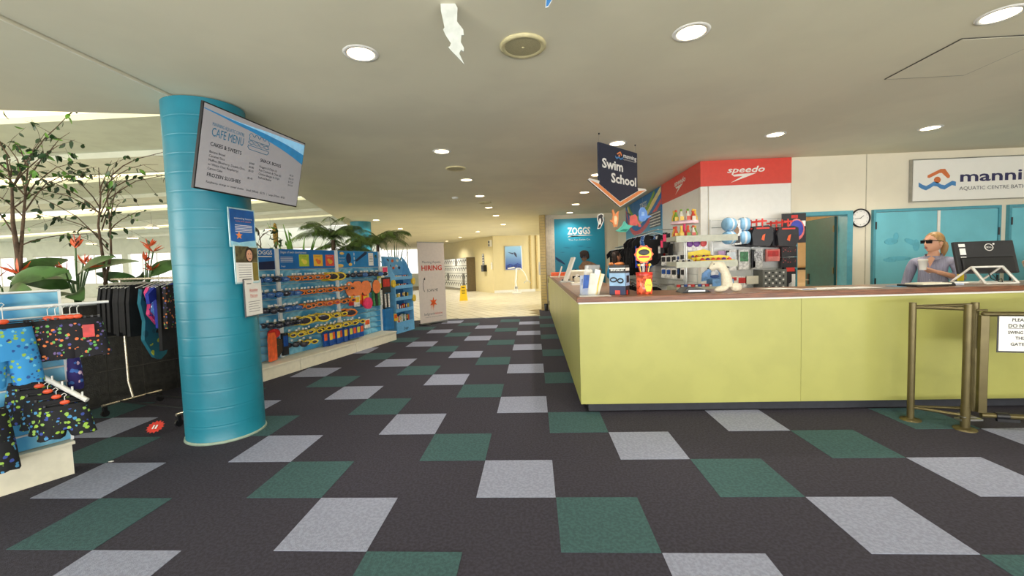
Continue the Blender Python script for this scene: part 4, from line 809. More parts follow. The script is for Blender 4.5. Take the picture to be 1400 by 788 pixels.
def suit(label, s, m, w, h, kind='suit', m2=None, rot=.0, name='swimsuit', group=None, base=None, z=1.43):
    o_ = base or (lambda s, z: RA+RD*s+Vector((0, 0, z)))
    t = thing(name, label, 'swimwear', o_(s, z), (RZ+PI/2+rot) if base is None else rot, group)
    B().tube([(0, 0, -.01), (.0, 0, .015), (-.02, 0, .01)], .0025, 6).tube([(-w*.5, 0, -.085), (0, 0, -.03), (w*.5, 0, -.085)], .005, 6).build('hanger', WHITE, t)
    a = w/2
    if kind == 'suit': pts = [(0, -h), (a*.35, -h*.95), (a*.85, -h*.72), (a*.72, -h*.5), (a*.9, -h*.28), (a*.75, -.09), (a*.5, -.07), (a*.35, -h*.25), (-a*.35, -h*.25), (-a*.5, -.07), (-a*.75, -.09), (-a*.9, -h*.28), (-a*.72, -h*.5), (-a*.85, -h*.72), (-a*.35, -h*.95)]
    elif kind == 'top': pts = [(a*.85, -h), (a*.9, -h*.4), (a*1.3, -h*.5), (a*1.35, -h*.3), (a*.8, -.07), (a*.3, -.05), (0, -.09), (-a*.3, -.05), (-a*.8, -.07), (-a*1.35, -h*.3), (-a*1.3, -h*.5), (-a*.9, -h*.4), (-a*.85, -h)]
    elif kind == 'short': pts = [(a, -h), (a*.08, -h*1.02), (0, -h*.9), (-a*.08, -h), (-a, -h*.98), (-a*.95, -h*.4), (-a*.8, -.06), (a*.8, -.06), (a*.95, -h*.4)]
    else: pts = [(a*.95, -h), (a*.1, -h), (0, -h*.45), (-a*.1, -h), (-a*.95, -h), (-a*.85, -.07), (a*.85, -.07)]
    B().poly(pts, -.016, .016).build('cloth', m, t, bevel=.008)
    if m2: B().poly([(a*.6, -h*.65), (a*.7, -h*.3), (0, -h*.3), (-a*.7, -h*.3), (-a*.6, -h*.65), (0, -h*.8)], -.02, -.0165).build('print_panel', m2, t)
    return t
for k in range(9): suit('plain black swimwear on the garment rack, %s from its left end' % ORD[k], -.13+k*.055, BLKC, .42, .56+.02*(k % 3), 'short', rot=random.uniform(.15, .35), group='black swimwear on the garment rack')
PT = print_cloth('print_teal_lime', (26, 110, 130), [(190, 200, 60), (40, 150, 170), (24, 90, 110), (20, 30, 40)], 8); PP = print_cloth('print_pink', (224, 70, 130), [(250, 200, 220), (80, 60, 140), (240, 120, 160)], 30); PBW = print_cloth('print_blue_white', (60, 110, 180), [(220, 230, 240), (40, 60, 130), (130, 180, 220)], 34); ROY = mat('royal_blue_cloth', (34, 50, 160), .8, var=.1)
suit('teal and black one-piece with lime edging hanging long on the rack', .47, PT, .5, .86, rot=.45); suit('pink print swimsuit on the rack beside the teal one-piece', .54, PP, .4, .5, rot=.4); suit('blue and white print swimsuit on the garment rack', .61, PBW, .4, .46, rot=.4); suit('royal blue rash top on the garment rack by the column', .68, ROY, .42, .5, 'top', rot=.4)
suit('black leggings behind the royal blue top on the rack', .74, BLKC, .44, .72, 'leg', rot=.4); suit('dark print shorts at the column end of the rack', .81, PK2, .4, .5, 'leg', rot=.4)
# fallen price star on the carpet
t = thing('price_star', 'red star-edged price card lying on the carpet by the column', 'sign', (-3.134, 1.082, .012), R_(10))
star = [((.075 if i % 2 == 0 else .058)*math.cos(2*PI*i/28), (.06 if i % 2 == 0 else .045)*math.sin(2*PI*i/28)) for i in range(28)]
b = B(); vs = [(x, y*.9, .05+y*.7+.0) for x, y in star]; b.add(vs+[(x, y+.004, z) for x, y, z in vs], [tuple(range(28)), tuple(range(55, 27, -1))]+[(i, (i+1) % 28, (i+1) % 28+28, i+28) for i in range(28)]); b.build('card', RED, t)
nb = B().box(-.018, -.006, -.0035, -.001, -.02, .02).box(.006, .02, -.0035, -.001, -.02, .02); o = nb.build('number', PAPER, t, (0, -.004, .05)); o.rotation_euler = (-R_(52), 0, 0)
tag(B().polyz([(0, 0), (.03, .0), (.034, .015), (.01, .02)], 0, .004).build('paper_scrap', PAPER, None, (-2.99, .51, .003)), 'tiny white paper scrap on the carpet near the slatwall', 'litter')
tag(B().polyz([(0, 0), (.04, .005), (.035, .018), (.005, .014)], 0, .006).build('dry_leaf', mat('dry_leaf', (190, 130, 70), .7), None, (-1.05, -.93, .003), .3), 'small brown dry leaf lying on the dark carpet', 'leaf')
# ------------------------------------------------------------------ corridor beyond the carpet
LKO = Vector((-1.66, 18.94, 0)); lu = Vector((-.5, .866, 0)); ln = Vector((-.866, -.5, 0))
t = thing('locker_bank', 'bank of white lockers with brown end panel along the tan corridor wall', 'lockers', LKO+lu*2.5, aA)
B().box(0, .03, .001, .52, .0, 1.92).build('end_panel', mat('locker_brown', (104, 90, 66), .5), t)
B().box(.03, 5.6, .001, .48, .12, 1.9).build('carcass', mat('locker_dark', (60, 58, 54), .5), t); B().box(.03, 5.6, .001, .46, 0, .12).build('plinth', mat('plinth_grey', (176, 168, 150), .5), t)
dm = B().box(.012, .378, 0, .02, .012, .428).mesh('locker_door', WHITE); dm2 = B().box(.012, .378, 0, .02, .012, .428).mesh('locker_door', mat('locker_grey', (120, 116, 104), .5)); hm = B().box(.3, .345, .02, .035, .15, .3).mesh('lock', BLACK); nm_ = B().box(.08, .2, .0201, .022, .26, .36).mesh('number_plate', BLACK)
for c in range(14):
    for r in range(4):
        o = bpy.data.objects.new('locker_door', dm2 if (c, r) in ((1, 1), (1, 0), (4, 3), (8, 1)) else dm); COL.objects.link(o); o.parent = t; o.location = (.035+c*.395, .481, .13+r*.44)
        h = bpy.data.objects.new('lock', hm); COL.objects.link(h); h.parent = o
        h = bpy.data.objects.new('number_plate', nm_); COL.objects.link(h); h.parent = o
def onlock(name, label, cat, s, z): return thing(name, label, cat, LKO+lu*s+Vector((0, 0, z)), aA)
t = onlock('wall_sign', 'narrow blue vertical sign on the tan wall beside the lockers', 'sign', 1.3, 1.7)
B().box(-.12, .12, .001, .02, -.36, .36).build('panel', HNV, t)
for k in range(5): B().box(-.07, .07, .0201, .022, -.3+k*.14, -.21+k*.14).build('symbol', WHITE, t)
t = onlock('towel_dispenser', 'black box dispenser on the tan wall beside the lockers', 'dispenser', 1.02, 1.28)
B().box(-.17, .17, .001, .2, -.17, .18).build('housing', BLACK, t, bevel=.02); B().box(-.12, .12, .2, .205, -.12, -.06).build('slot', GREYT, t)
t = onlock('wall_light', 'white twin-lamp fitting high on the tan wall corner', 'light fitting', .25, 2.55)
B().box(-.16, .16, .001, .1, -.16, .18).build('box', WHITE, t, bevel=.02); B().cyl((0, .1, .08), (0, .13, .08), .07, 16).cyl((0, .1, -.08), (0, .13, -.08), .06, 16).build('lamp', GREYT, t)
t = onlock('thermostat', 'small white box on the tan wall corner below the twin lamp', 'thermostat', .17, 1.42); B().box(-.06, .06, .001, .05, -.2, .16).build('box', WHITE, t, bevel=.01); B().box(-.03, .03, .05, .055, .02, .1).build('dial', SLATG, t)
prz = math.atan2(.3, .95); pu = Vector((.95, .3, 0)).normalized()
t = thing('poster', 'framed blue poster of a diver on the yellow wall', 'poster', LKO+pu*1.05+Vector((.01, -.03, 1.78)), prz)
B().box(-.46, .46, -.02, .02, -.62, .62).build('frame', STEEL, t); B().box(-.43, .43, -.024, -.0205, -.59, .59).build('print', vgrad('poster_water', (20, 70, 160), (150, 200, 236), -.45, .5), t)
B().poly([(-.05, .1), (.08, .3), (.16, .2), (.2, .02), (.1, .08), (.02, .2)], -.027, -.0245).poly([(-.3, .3), (-.05, .18), (.06, .28), (-.04, .26)], -.027, -.0245).build('diver_figure', mat('diver_dark', (50, 60, 90), .5), t)
B().poly([(-.43, -.4), (-.2, -.3), (0, -.36), (.2, -.28), (.43, -.36), (.43, -.59), (-.43, -.59)], -.0265, -.0245).build('deep_water', mat('deep_water', (24, 60, 140), .5, var=.3, scale=9), t); B().poly([(-.35, -.52), (.0, -.46), (.1, -.54), (-.3, -.56)], -.029, -.027).build('caption_mark', PAPER, t)
t = thing('pool_hoist', 'white pool hoist with curved hanging arm before the yellow wall', 'hoist', (-.48, 18.2, 0))
B().box(-.22, .22, -.2, .2, 0, .09).build('base', WHITE, t, bevel=.02); B().tube([(0, 0, .09), (-.05, 0, .6), (.02, 0, 1.25)], .045, 12).tube([(-.12, 0, .09), (.0, 0, .75), (-.03, 0, 1.2)], .025, 10).build('mast', WHITE, t)
B().tube([(.02, 0, 1.25), (.2, 0, 1.24), (.38, 0, 1.05), (.5, 0, .8), (.53, 0, .62)], .026, 10).build('arm', WHITE, t); B().tube([(.37, 0, .5), (.45, 0, .6), (.53, 0, .62), (.62, 0, .6), (.68, 0, .5)], .02, 8).build('hanger_bar', SLATG, t); B().cyl((-.08, -.04, .3), (.06, -.04, .3), .05, 12).build('knob', STEEL, t)
t = thing('wet_floor_sign', 'yellow folding caution sign standing on the beige tiles', 'floor sign', (-2.586, 14.942, 0), R_(10))
YS = mat('sign_yellow', (246, 204, 30), .4, var=.02)
for sy, nm in ((-1, 'front_leaf'), (1, 'rear_leaf')):
    p = B(); w0, w1 = .17, .11
    vs = [(-w0, sy*.16, 0), (w0, sy*.16, 0), (w1, sy*.012, .63), (-w1, sy*.012, .63)]; vs += [(x, y+sy*.015, z) for x, y, z in vs]
    p.add(vs, [(0, 1, 2, 3), (7, 6, 5, 4), (0, 4, 5, 1), (1, 5, 6, 2), (2, 6, 7, 3), (3, 7, 4, 0)]); o = p.build(nm, YS, t)
    if sy < 0:
        for z, h, wdt in ((.53, .03, .12), (.42, .018, .15), (.36, .018, .14), (.3, .018, .12)): B().box(-wdt/2, wdt/2, -.175+.16*(z/.63)*.93-.012, -.175+.16*(z/.63)*.93+.0, z, z+h).build('print', INK, o)
t = thing('switch_box', 'white switch box on the glazed brick pillar', 'switch', (.601, 10.5, 1.3)); B().box(-.05, -.001, -.08, .08, -.2, .2).build('box', WHITE, t, bevel=.008); B().box(-.055, -.05, -.03, .03, -.05, .05).build('button', SLATG, t)
t = thing('litter_bin', 'dark small bin beside the pillar foot', 'bin', (.74, 10.25, 0)); B().lathe([(.05, 0), (.06, .2), (.055, .2)], n=16).build('bin', BLACK, t); B().lathe([(.062, .2), (.058, .22), (.01, .225)], n=16).build('lid', KICK, t)
for k, (x, y) in enumerate(((-14, 20), (-18, 17), (-24, 22), (-11, 22.6), (-30, 25))):
    t = thing('pool_lamp', 'hanging white lamp in the pool hall, %s from the column' % ORD[k], 'ceiling light', (x, y, 3.8), 0, 'pool hall lamps'); B().cyl((0, 0, 0), (0, 0, .75), .01, 6).build('stem', STEEL, t); B().lathe([(.3, -.02), (.28, .02), (.08, .14), (.03, .16)], n=18).build('shade', WHITE, t); B().lathe([(.27, -.025), (.01, -.03)], n=18).build('glow', LAMP, t)
# pool hall things glimpsed between leaves
for k, (x, y) in enumerate(((-19, 20), (-24, 23), (-29, 24), (-16, 24))):
    t = thing('pool_bench', 'pale bench in the pool hall beyond the plants, %s from the column' % ORD[k], 'bench', (x, y, -.11), .1*k, 'pool hall benches')
    B().box(-1, 1, -.2, .2, .4, .46).build('seat', POOLW, t)
    for sx in (-.8, .8): B().box(sx-.03, sx+.03, -.18, .18, 0, .4).build('leg', STEEL, t)
# ------------------------------------------------------------------ plants in the planter
LEAF = mat('leaf_dark', (40, 70, 34), .45, var=.4, scale=9); LEAF2 = mat('leaf_bright', (96, 146, 52), .4, var=.3, scale=8); BARK = mat('bark', (92, 74, 58), .85, var=.3, scale=14, bump=.4); BIG = mat('leaf_broad', (74, 112, 58), .38, var=.3, scale=5); PALM = mat('palm_green', (98, 124, 62), .5, var=.35, scale=6); SWORD = mat('sword_green', (110, 160, 62), .45, var=.3, scale=5); FLO = mat('flower_orange', (226, 96, 48), .5, var=.15)
def leafgeo(b, base, d, n, L, W, bend=.25, seg=4, m=0):
    d = d.normalized(); s_ = d.cross(n); s_ = s_.normalized() if s_.length > 1e-4 else d.orthogonal(); nn = s_.cross(d)
    rings = []
    for i in range(seg+1):
        f = i/seg; c = base+d*(L*f)-nn*(bend*L*f*f); wd = W*.5*math.sin(PI*min(.97, .06+f*.9))**.8*(1-.25*f)
        rings.append([c-s_*wd+nn*wd*.25, c, c+s_*wd+nn*wd*.25])
    b.loft(rings, m, cap=False, wrap=False)
def rv(): return Vector((random.uniform(-1, 1), random.uniform(-1, 1), random.uniform(-1, 1)))
def ficus(base, H, label, seed, nleaf, spread=.55, lean=(0, 0), two=True, thick=.024):
    random.seed(seed)
    t = thing('ficus_tree', label, 'tree', base); tr = B(); lf = B(); tips = []
    for q in range(2 if two else 1):
        top = Vector((lean[0]+.06*q, lean[1]+.1*q, H*.62)); pts = [Vector((.05*q, .04*q, 0))]
        for i in range(1, 6): pts.append(top*(i/5)+Vector((random.uniform(-.03, .03), random.uniform(-.03, .03), 0)))
        tr.tube(pts, thick*(1-.25*q), 8, r1=thick*.15)
        for k in range(8):
            f = random.uniform(.42, 1); p = top*f; a = random.uniform(0, 2*PI); u = Vector((math.cos(a), math.sin(a), random.uniform(1.0, 2.6))).normalized(); Lb = random.uniform(.4, 1)*H*.34
            br = [p]; v = u.copy()
            for i in range(5): v = (v+Vector((math.cos(a)*.16, math.sin(a)*.16, -.1))+rv()*.12).normalized(); br.append(br[-1]+v*Lb*spread/2.4)
            tr.tube(br, .008, 5, r1=.002); tips.append(br)
            for j in range(3):
                i0 = random.randint(1, 4); tw = [br[i0]]; v2 = (v+rv()*.9).normalized()
                for i in range(3): v2 = (v2+Vector((0, 0, -.2))+rv()*.15).normalized(); tw.append(tw[-1]+v2*.12)
                tr.tube(tw, .0025, 4, r1=.001); tips.append(tw)
    for k in range(nleaf):
        br = random.choice(tips); i = random.randint(1, len(br)-1); p = br[i-1].lerp(br[i], random.random())
        leafgeo(lf, p, Vector((random.uniform(-1, 1), random.uniform(-1, 1), random.uniform(-1.6, .2))), rv(), random.uniform(.055, .09), random.uniform(.036, .052), .2, 3, 1 if random.random() < .16 else 0)
    tr.build('trunk', BARK, t); o = lf.build('foliage', [LEAF, LEAF2], t); tag(o, kind='stuff')
ficus((-5.16, 1.72, 1.03), 2.8, 'bare-branched ficus tree at the left edge behind the slatwall', 3, 300, .7, (.02, .0), thick=.036)
ficus((-4.87, 2.34, 1.03), 2.85, 'slim ficus tree with sparse leaves standing mid planter left of column', 8, 150, .62, (.0, .05))
ficus((-3.84, 3.8, 1.03), 1.75, 'small ficus behind the menu screen and goggle wall', 14, 170, .3, two=False)
def broad(base, label, leaves, flowers, seed):
    random.seed(seed); t = thing('bird_of_paradise', label, 'plant', base, 0, None)
    for (a, el, L, st) in leaves:
        b = B(); d = Vector((math.cos(R_(a)), math.sin(R_(a)), math.tan(R_(el)))).normalized(); p = [Vector((0, 0, 0)), Vector((d.x*.1*st, d.y*.1*st, st*.7)), Vector((d.x*.22*st, d.y*.22*st, st*1.2))]
        b.tube(p, .012, 6, r1=.007); o = b.build('stem', BIG, t); b = B(); leafgeo(b, p[-1], d+Vector((0, 0, .25)), Vector((.45, -.75, .55))+rv()*.35, L*1.15, L*.52, .3, 8); b.build('leaf', BIG, o)
    for (a, st, sz) in flowers:
        d = Vector((math.cos(R_(a)), math.sin(R_(a)), 0)); b = B(); b.tube([Vector((0, 0, 0)), d*.06+Vector((0, 0, st*.6)), d*.12+Vector((0, 0, st))], .008, 6); o = b.build('flower_stem', BIG, t)
        hp = d*.12+Vector((0, 0, st)); b = B()
        for k in range(6): leafgeo(b, hp, d*random.uniform(-.6, .9)+Vector((0, 0, random.uniform(.35, .9)))+rv()*.25, rv(), sz, sz*.24, .05, 3)
        b.build('petals', FLO, o); b = B(); leafgeo(b, hp-d*.02, d*1.2+Vector((0, 0, .35)), Vector((0, 0, 1)), sz*1.25, sz*.22, -.1, 4); b.build('bract', mat('bract', (110, 70, 60), .5), o)
broad((-4.98, 2.12, 1.03), 'broad-leaved strelitzia with a big orange flower left of the slim ficus', [(-60, 10, .42, .3), (-20, 20, .46, .38), (60, 15, .45, .42), (-100, 5, .4, .28), (-45, -10, .42, .22), (170, 10, .4, .34), (-75, -5, .36, .2)], [(-30, .78, .16), (50, .55, .13), (-80, .5, .14), (100, .6, .13)], 5)
broad((-5.2, 1.62, 1.03), 'broad-leaved strelitzia with red flowers behind the near slatwall', [(-60, 10, .36, .3), (0, 5, .44, .34), (70, 20, .42, .4), (-120, 5, .36, .28), (-30, 0, .4, .24)], [(-70, .42, .15), (20, .5, .16)], 6)
broad((-4.75, 2.75, 1.03), 'broad-leaved strelitzia with orange flowers above the garment rack', [(-60, 10, .34, .3), (0, 15, .4, .36), (70, 20, .38, .4), (-100, 5, .36, .28), (-30, 0, .38, .2), (150, 10, .3, .3)], [(-30, .62, .14), (60, .75, .14), (0, .5, .13), (90, .82, .12)], 7)
def palm(base, label, n, L, seed, droop=.9, stem=.3):
    random.seed(seed); t = thing('palm', label, 'plant', base)
    B().tube([(0, 0, 0), (.01, .01, stem)], .05, 10, r1=.035).build('trunk', BARK, t)
    for k in range(n):
        a = 2*PI*k/n+random.uniform(-.25, .25); v = Vector((math.cos(a), math.sin(a), random.uniform(1.0, 3.2))).normalized(); p = [Vector((0, 0, stem))]; Lk = L*random.uniform(.75, 1.05)
        for i in range(9): v = (v+Vector((math.cos(a)*.05, math.sin(a)*.05, -droop*.22))).normalized(); p.append(p[-1]+v*Lk/9)
        b = B(); b.tube(p, .006, 5, r1=.002)
        for i in range(2, 10):
            d = (p[i]-p[i-1]).normalized(); sd = d.cross(Vector((0, 0, 1))).normalized()
            for j in (0, .33, .66):
                q = p[i-1].lerp(p[i], j)
                for sg in (-1, 1): leafgeo(b, q, d*.7+sd*sg-Vector((0, 0, .35)), Vector((0, 0, 1)), L*.28*(1-.5*abs(i-5)/6), .024, .3, 2)
        b.build('frond', PALM, t)
def swords(base, label, n, L, seed, m=SWORD, wd=.065):
    random.seed(seed); t = thing('sword_plant', label, 'plant', base)
    for k in range(n):
        a = 2*PI*k/n; b = B(); leafgeo(b, Vector((.02*math.cos(a), .02*math.sin(a), 0)), Vector((math.cos(a)*random.uniform(.1, .6), math.sin(a)*random.uniform(.1, .6), 1)), Vector((math.cos(a), math.sin(a), -.3)), L*random.uniform(.65, 1), wd, -.12, 6); b.build('leaf', m, t)
t = thing('flowering_plant', 'spiky plant with a tall yellow flower spike behind the goggle wall', 'plant', (-3.76, 4.09, 1.03)); random.seed(2)
B().tube([(0, 0, 0), (0, 0, .85)], .014, 8).build('stem', LEAF, t); B().lathe([(.012, .82), (.035, .9), (.04, 1.08), (.02, 1.2), (.003, 1.22)], n=10).build('flower_spike', mat('spike_yellow', (160, 128, 50), .6, var=.4, scale=40), t)
for k in range(8):
    a = k*PI/4; b = B(); leafgeo(b, Vector((0, 0, .72)), Vector((math.cos(a), math.sin(a), .35)), Vector((0, 0, 1)), .3, .03, .3, 4); b.build('leaf', LEAF, t)
swords((-3.64, 4.5, 1.05), 'bright green sword-leaved plant behind the middle goggle bay', 12, 1.3, 21)
palm((-3.42, 5.32, 1.03), 'arching palm behind the joint of the goggle bays', 20, .8, 31, .75, 1.0)
swords((-3.25, 6.05, 1.05), 'dark sword-leaved plant in front of the far column', 12, 1.3, 23, mat('sword_dark', (60, 92, 48), .45, var=.3, scale=6), .035)
palm((-3.35, 5.75, 1.03), 'low drooping palm between the big palms', 12, .7, 37, .9, .75)
palm((-3.3, 7.3, 1.03), 'big arching palm beside the hiring banner', 22, .9, 33, .85, 1.0)
swords((-3.05, 7.75, 1.0), 'dark strappy plant tucked behind the hiring banner', 14, 1.2, 25, mat('sword_dark', (60, 92, 48), .45, var=.3, scale=6), .04)
# ------------------------------------------------------------------ swimwear rail on the side wall
SB_ = thing('display_bay', 'tall slatwall of hanging swimwear along the receding side wall', 'display stand', (2.97, 9.28, 0), R_(-90))
B().box(0, 5.05, .012, .029, .3, 1.59).build('backing', SLATG, SB_)
me = B().box(.005, 5.045, -.006, .0115, .003, .122).mesh('slat', SLATW); me2 = B().box(.005, 3.2, -.006, .0115, .003, .122).mesh('slat', SLATB)
for i in range(10):
    o = bpy.data.objects.new('slat', me); COL.objects.link(o); o.parent = SB_; o.location = (0, 0, .31+i*.128)
for z, xa, xb in ((1.82, .1, 2.3), (2.0, 2.3, 4.1), (1.0, .1, 4.1)): B().cyl((xa, -.32, z), (xb, -.32, z), .012, 8).build('hanging_rail', STEEL, SB_)
for x in (.2, 1.5, 2.8, 4.0):
    for z in (1.82 if x < 2.3 else 2.0, 1.0): B().cyl((x, -.001, z), (x, -.32, z), .009, 6).build('rail_arm', STEEL, SB_)
base = lambda y, z: Vector((2.65, y, z))
random.seed(5)
for k in range(26):
    y = 9.1-k*.145
    m = BLKC if k not in (19, 20, 23, 24) else (print_cloth('print_blue_bright', (30, 70, 190), [(80, 170, 240), (20, 30, 100), (60, 120, 220), (20, 40, 140)], 14) if k < 22 else PBW)
    suit('%s swimsuit on the upper side-wall rail, %s from the back wall' % ('black' if m is BLKC else 'blue print', ORD[k]), y, m, .4, .6+.05*(k % 3), ('top', 'suit', 'leg')[k % 3] if k not in (23, 24) else 'suit', rot=R_(random.uniform(0, 25)), group='swimwear on the upper side-wall rail', base=base, z=1.82 if k < 15 else 2.0)
for k in range(14):
    y = 8.6-k*.24
    suit('black swimwear on the lower side-wall rail, %s from the back wall' % ORD[k], y, BLKC, .36, .4, ('leg', 'suit')[k % 2], rot=R_(random.uniform(0, 25)), group='swimwear on the lower side-wall rail', base=base, z=1.0)
# small goods on hooks near the corner
random.seed(9)
for k in range(10):
    z = 1.98-.0*(k % 2); packet('swim_cap_pack', 'slim dark and pink accessory pack, %s in the cluster by the red fascia end' % ORD[k], 'packet', (2.86-.12*(k % 2), 5.75-k*.075, 1.93-.1*(k % 3)), R_(-62), .09, .26, .02, random.choice([KPK, RPK, WPK, KPK]), random.choice([PPK, WPK, None]), 'accessory packs by the corner')
for r_, z in enumerate((1.52, 1.3)):
    for k in range(7): packet('swim_cap_pack', 'white and black accessory pack, %s on hook row %s behind the lolly rack' % (ORD[k], ('upper', 'lower')[r_]), 'packet', (2.84-.1*(k % 2), 5.3-k*.14, z), R_(-60), .1, .17, .02, random.choice([WPK, KPK, WPK]), random.choice([KPK, BPK, None]), 'accessory packs behind the lolly rack')
# ------------------------------------------------------------------ slatwall on the front shop wall
t = thing('display_bay', 'white slatwall of swim accessories under the red fascia', 'display stand', (3.13, 4.069, .3))
B().box(0, 1.2, .012, .03, 0, 1.73).build('backing', SLATG, t); B().box(-.02, 0, -.012, .03, 0, 1.74).box(1.2, 1.22, -.012, .03, 0, 1.74).box(.585, .615, -.016, .0, 0, 1.72).build('upright', SLATW, t)
me = B().box(.002, 1.198, -.008, .0115, .003, .1).mesh('slat', SLATW)
for i in range(16):
    o = bpy.data.objects.new('slat', me); COL.objects.link(o); o.parent = t; o.location = (0, 0, .006+i*.1075)
for x, z in ((.18, 1.68), (.55, 1.7), (.92, 1.68), (.2, 1.16), (.6, 1.18), (.93, 1.2), (.2, .82), (.5, .82)): B().box(x-.02, x+.05, -.014, -.0085, z-.005, z+.03).build('ticket', PAPER, t)
FB = mat('foam_blue', (140, 190, 226), .6, var=.04); FBW = mat('foam_white', (226, 234, 238), .6)
for k, (x, y, s) in enumerate(((3.2, 3.72, 'left'), (3.46, 3.8, 'right'))):
    t = thing('foam_dumbbell', 'pale blue and white foam dumbbell set, %s of the pair on the slatwall' % s, 'float', (x, y, 1.83), R_(15 if k == 0 else -5))
    for z in (-.09, .1):
        B().lathe([(.02, -.066), (.082, -.066), (.095, -.045), (.095, .045), (.082, .066), (.02, .066)], n=18).build('foam_end', FB, t, (-.0, -.05, z)).rotation_euler = (0, R_(90), 0)
        o = B().lathe([(.0965, -.014), (.0975, 0), (.0965, .014)], n=18, cap=False).build('white_band', FBW, t, (0, -.05, z)); o.rotation_euler = (0, R_(90), 0)
    B().cyl((0, -.02, -.1), (0, -.02, .2), .015, 8).build('handle', KPK, t)
t = thing('photo_card', 'card with a photo of a bare-chested man between the dumbbells', 'card', (3.33, 3.7, 1.82)); B().box(-.07, .07, 0, .006, -.18, .17).build('card', WPK, t); B().ell((.0, -.001, .02), (.035, .003, .06), 12, 6).ell((.0, -.001, .1), (.02, .003, .025), 12, 6).ell((-.03, -.001, .05), (.012, .003, .05), 10, 6).build('man_print', mat('print_skin', (140, 108, 84), .5), t); B().box(-.05, .05, -.004, -.001, -.16, -.06).build('dark_print', KPK, t)
def finbag(x, y, z, label, rz=0.):
    t = thing('swim_slippers', label, 'flippers', (x, y, z), rz, 'black packs on red hangers')
    B().poly([(-.13, -.28), (.1, -.3), (.15, -.2), (.14, -.03), (.08, .0), (-.1, -.01), (-.15, -.12)], -.03, .03).build('pack', KPK, t, bevel=.015)
    B().box(-.09, .09, -.04, -.031, -.05, -.03).cyl((0, -.02, -.02), (0, -.02, .1), .012, 8).box(-.06, .06, -.028, -.012, .05, .075).build('hanger', RED, t); B().poly([(-.02, -.2), (.02, -.22), (.035, -.12), (.0, -.14)], -.034, -.031).build('label_card', OPK, t)
for k in range(4): finbag(3.58+.035*k, 3.98-.09*k, 1.9, 'black pack on a red hanger, %s from the wall in the left group' % ORD[k])
for k in range(4): finbag(3.95+.03*k, 3.98-.09*k, 1.88, 'black pack on a red hanger, %s from the wall in the right group' % ORD[k])
t = thing('hand_paddle_pack', 'black card with blue and coral swim paddle at the slatwall end', 'packet', (4.22, 3.85, 1.9)); B().box(-.17, .17, 0, .02, -.26, .17).build('card', KPK, t, bevel=.004)
B().ell((.03, -.004, -.07), (.12, .01, .16), 18).build('paddle', mat('paddle_coral', (228, 120, 120), .4), t); B().ell((.03, -.012, -.055), (.095, .008, .125), 16).build('paddle_face', mat('paddle_blue', (60, 70, 170), .4), t); B().box(-.04, .05, -.004, -.0005, .1, .145).build('logo_block', RPK, t); B().box(.1, .16, -.003, -.0005, -.02, .06).build('barcode', PAPER, t)
rowsp = [(3.22, 1.56, .08, .26, mat('pack_mauve', (190, 150, 190), .4), None, 'mauve'), (3.3, 1.56, .07, .26, mat('pack_mauve', (190, 150, 190), .4), None, 'second mauve'), (3.36, 1.57, .16, .31, WPK, FBW, 'white nose-clip'), (3.55, 1.57, .15, .3, WPK, GPK, 'green nose-clip'), (3.69, 1.56, .05, .27, KPK, None, 'slim black'), (3.75, 1.57, .14, .3, WPK, mat('pack_dotty', (180, 178, 180), .5, var=.5, scale=40), 'speckled ear-plug'), (3.97, 1.56, .2, .18, mat('pack_salmon', (226, 130, 120), .4, var=.1), RPK, 'salmon-coloured')]
for x, z, w_, h_, m, m2, s in rowsp: packet('accessory_pack', '%s accessory pack in the middle row of the white slatwall' % s, 'packet', (x, 3.95, z), 0, w_, h_, .03, m, m2)
for k, z in enumerate((1.59, 1.43)): packet('goggle_box', 'black box with red patterned goggle window, %s of two at the slatwall end' % ('upper', 'lower')[k], 'packet', (4.19, 3.95, z), 0, .22, .15, .08, KPK, mat('pack_redpat', (220, 80, 80), .4, kind='cell', scale=40, rgb2=(40, 30, 34), lo=.2, hi=.3))
for k, (x, w_, h_, m, m2) in enumerate(((3.36, .15, .1, CREAM, RPK), (3.5, .13, .17, WPK, RPK), (3.66, .22, .12, CREAM, None))): packet('accessory_box', '%s cream box on the lowest slatwall row' % ORD[k], 'box', (x, 3.93, 1.17), 0, w_, h_, .07, m, m2)
t = thing('wire_basket', 'grey perforated basket hung low on the white slatwall', 'basket', (3.74, 3.78, .96)); GB_ = mat('basket_grey', (110, 112, 108), .5, .3)
B().box(0, .34, .0, .26, 0, .012).box(0, .012, 0, .26, .012, .3).box(.328, .34, 0, .26, .012, .3).build('shell', GB_, t); fb = B().box(.012, .328, 0, .01, .012, .3).build('front', GB_, t)
for i in range(6):
    for j in range(5): B().box(.03+i*.05, .055+i*.05, -.0015, -.0003, .035+j*.052, .06+j*.052).build('opening', WPK if (i+j) % 2 else KPK, fb)
t = thing('pull_strap', 'black and red swim trainer pack at the low end of the slatwall', 'packet', (4.18, 3.9, 1.3)); B().poly([(-.08, -.38), (.0, -.38), (.0, -.26), (.1, -.2), (.1, -.05), (.05, 0), (-.06, 0), (-.1, -.12), (-.1, -.3)], 0, .05).build('pack', KPK, t, bevel=.01); B().box(-.04, .08, -.004, -.0005, -.08, -.02).build('red_band', RED, t); B().box(.04, .09, -.004, -.0005, -.3, -.12).build('barcode', PAPER, t)
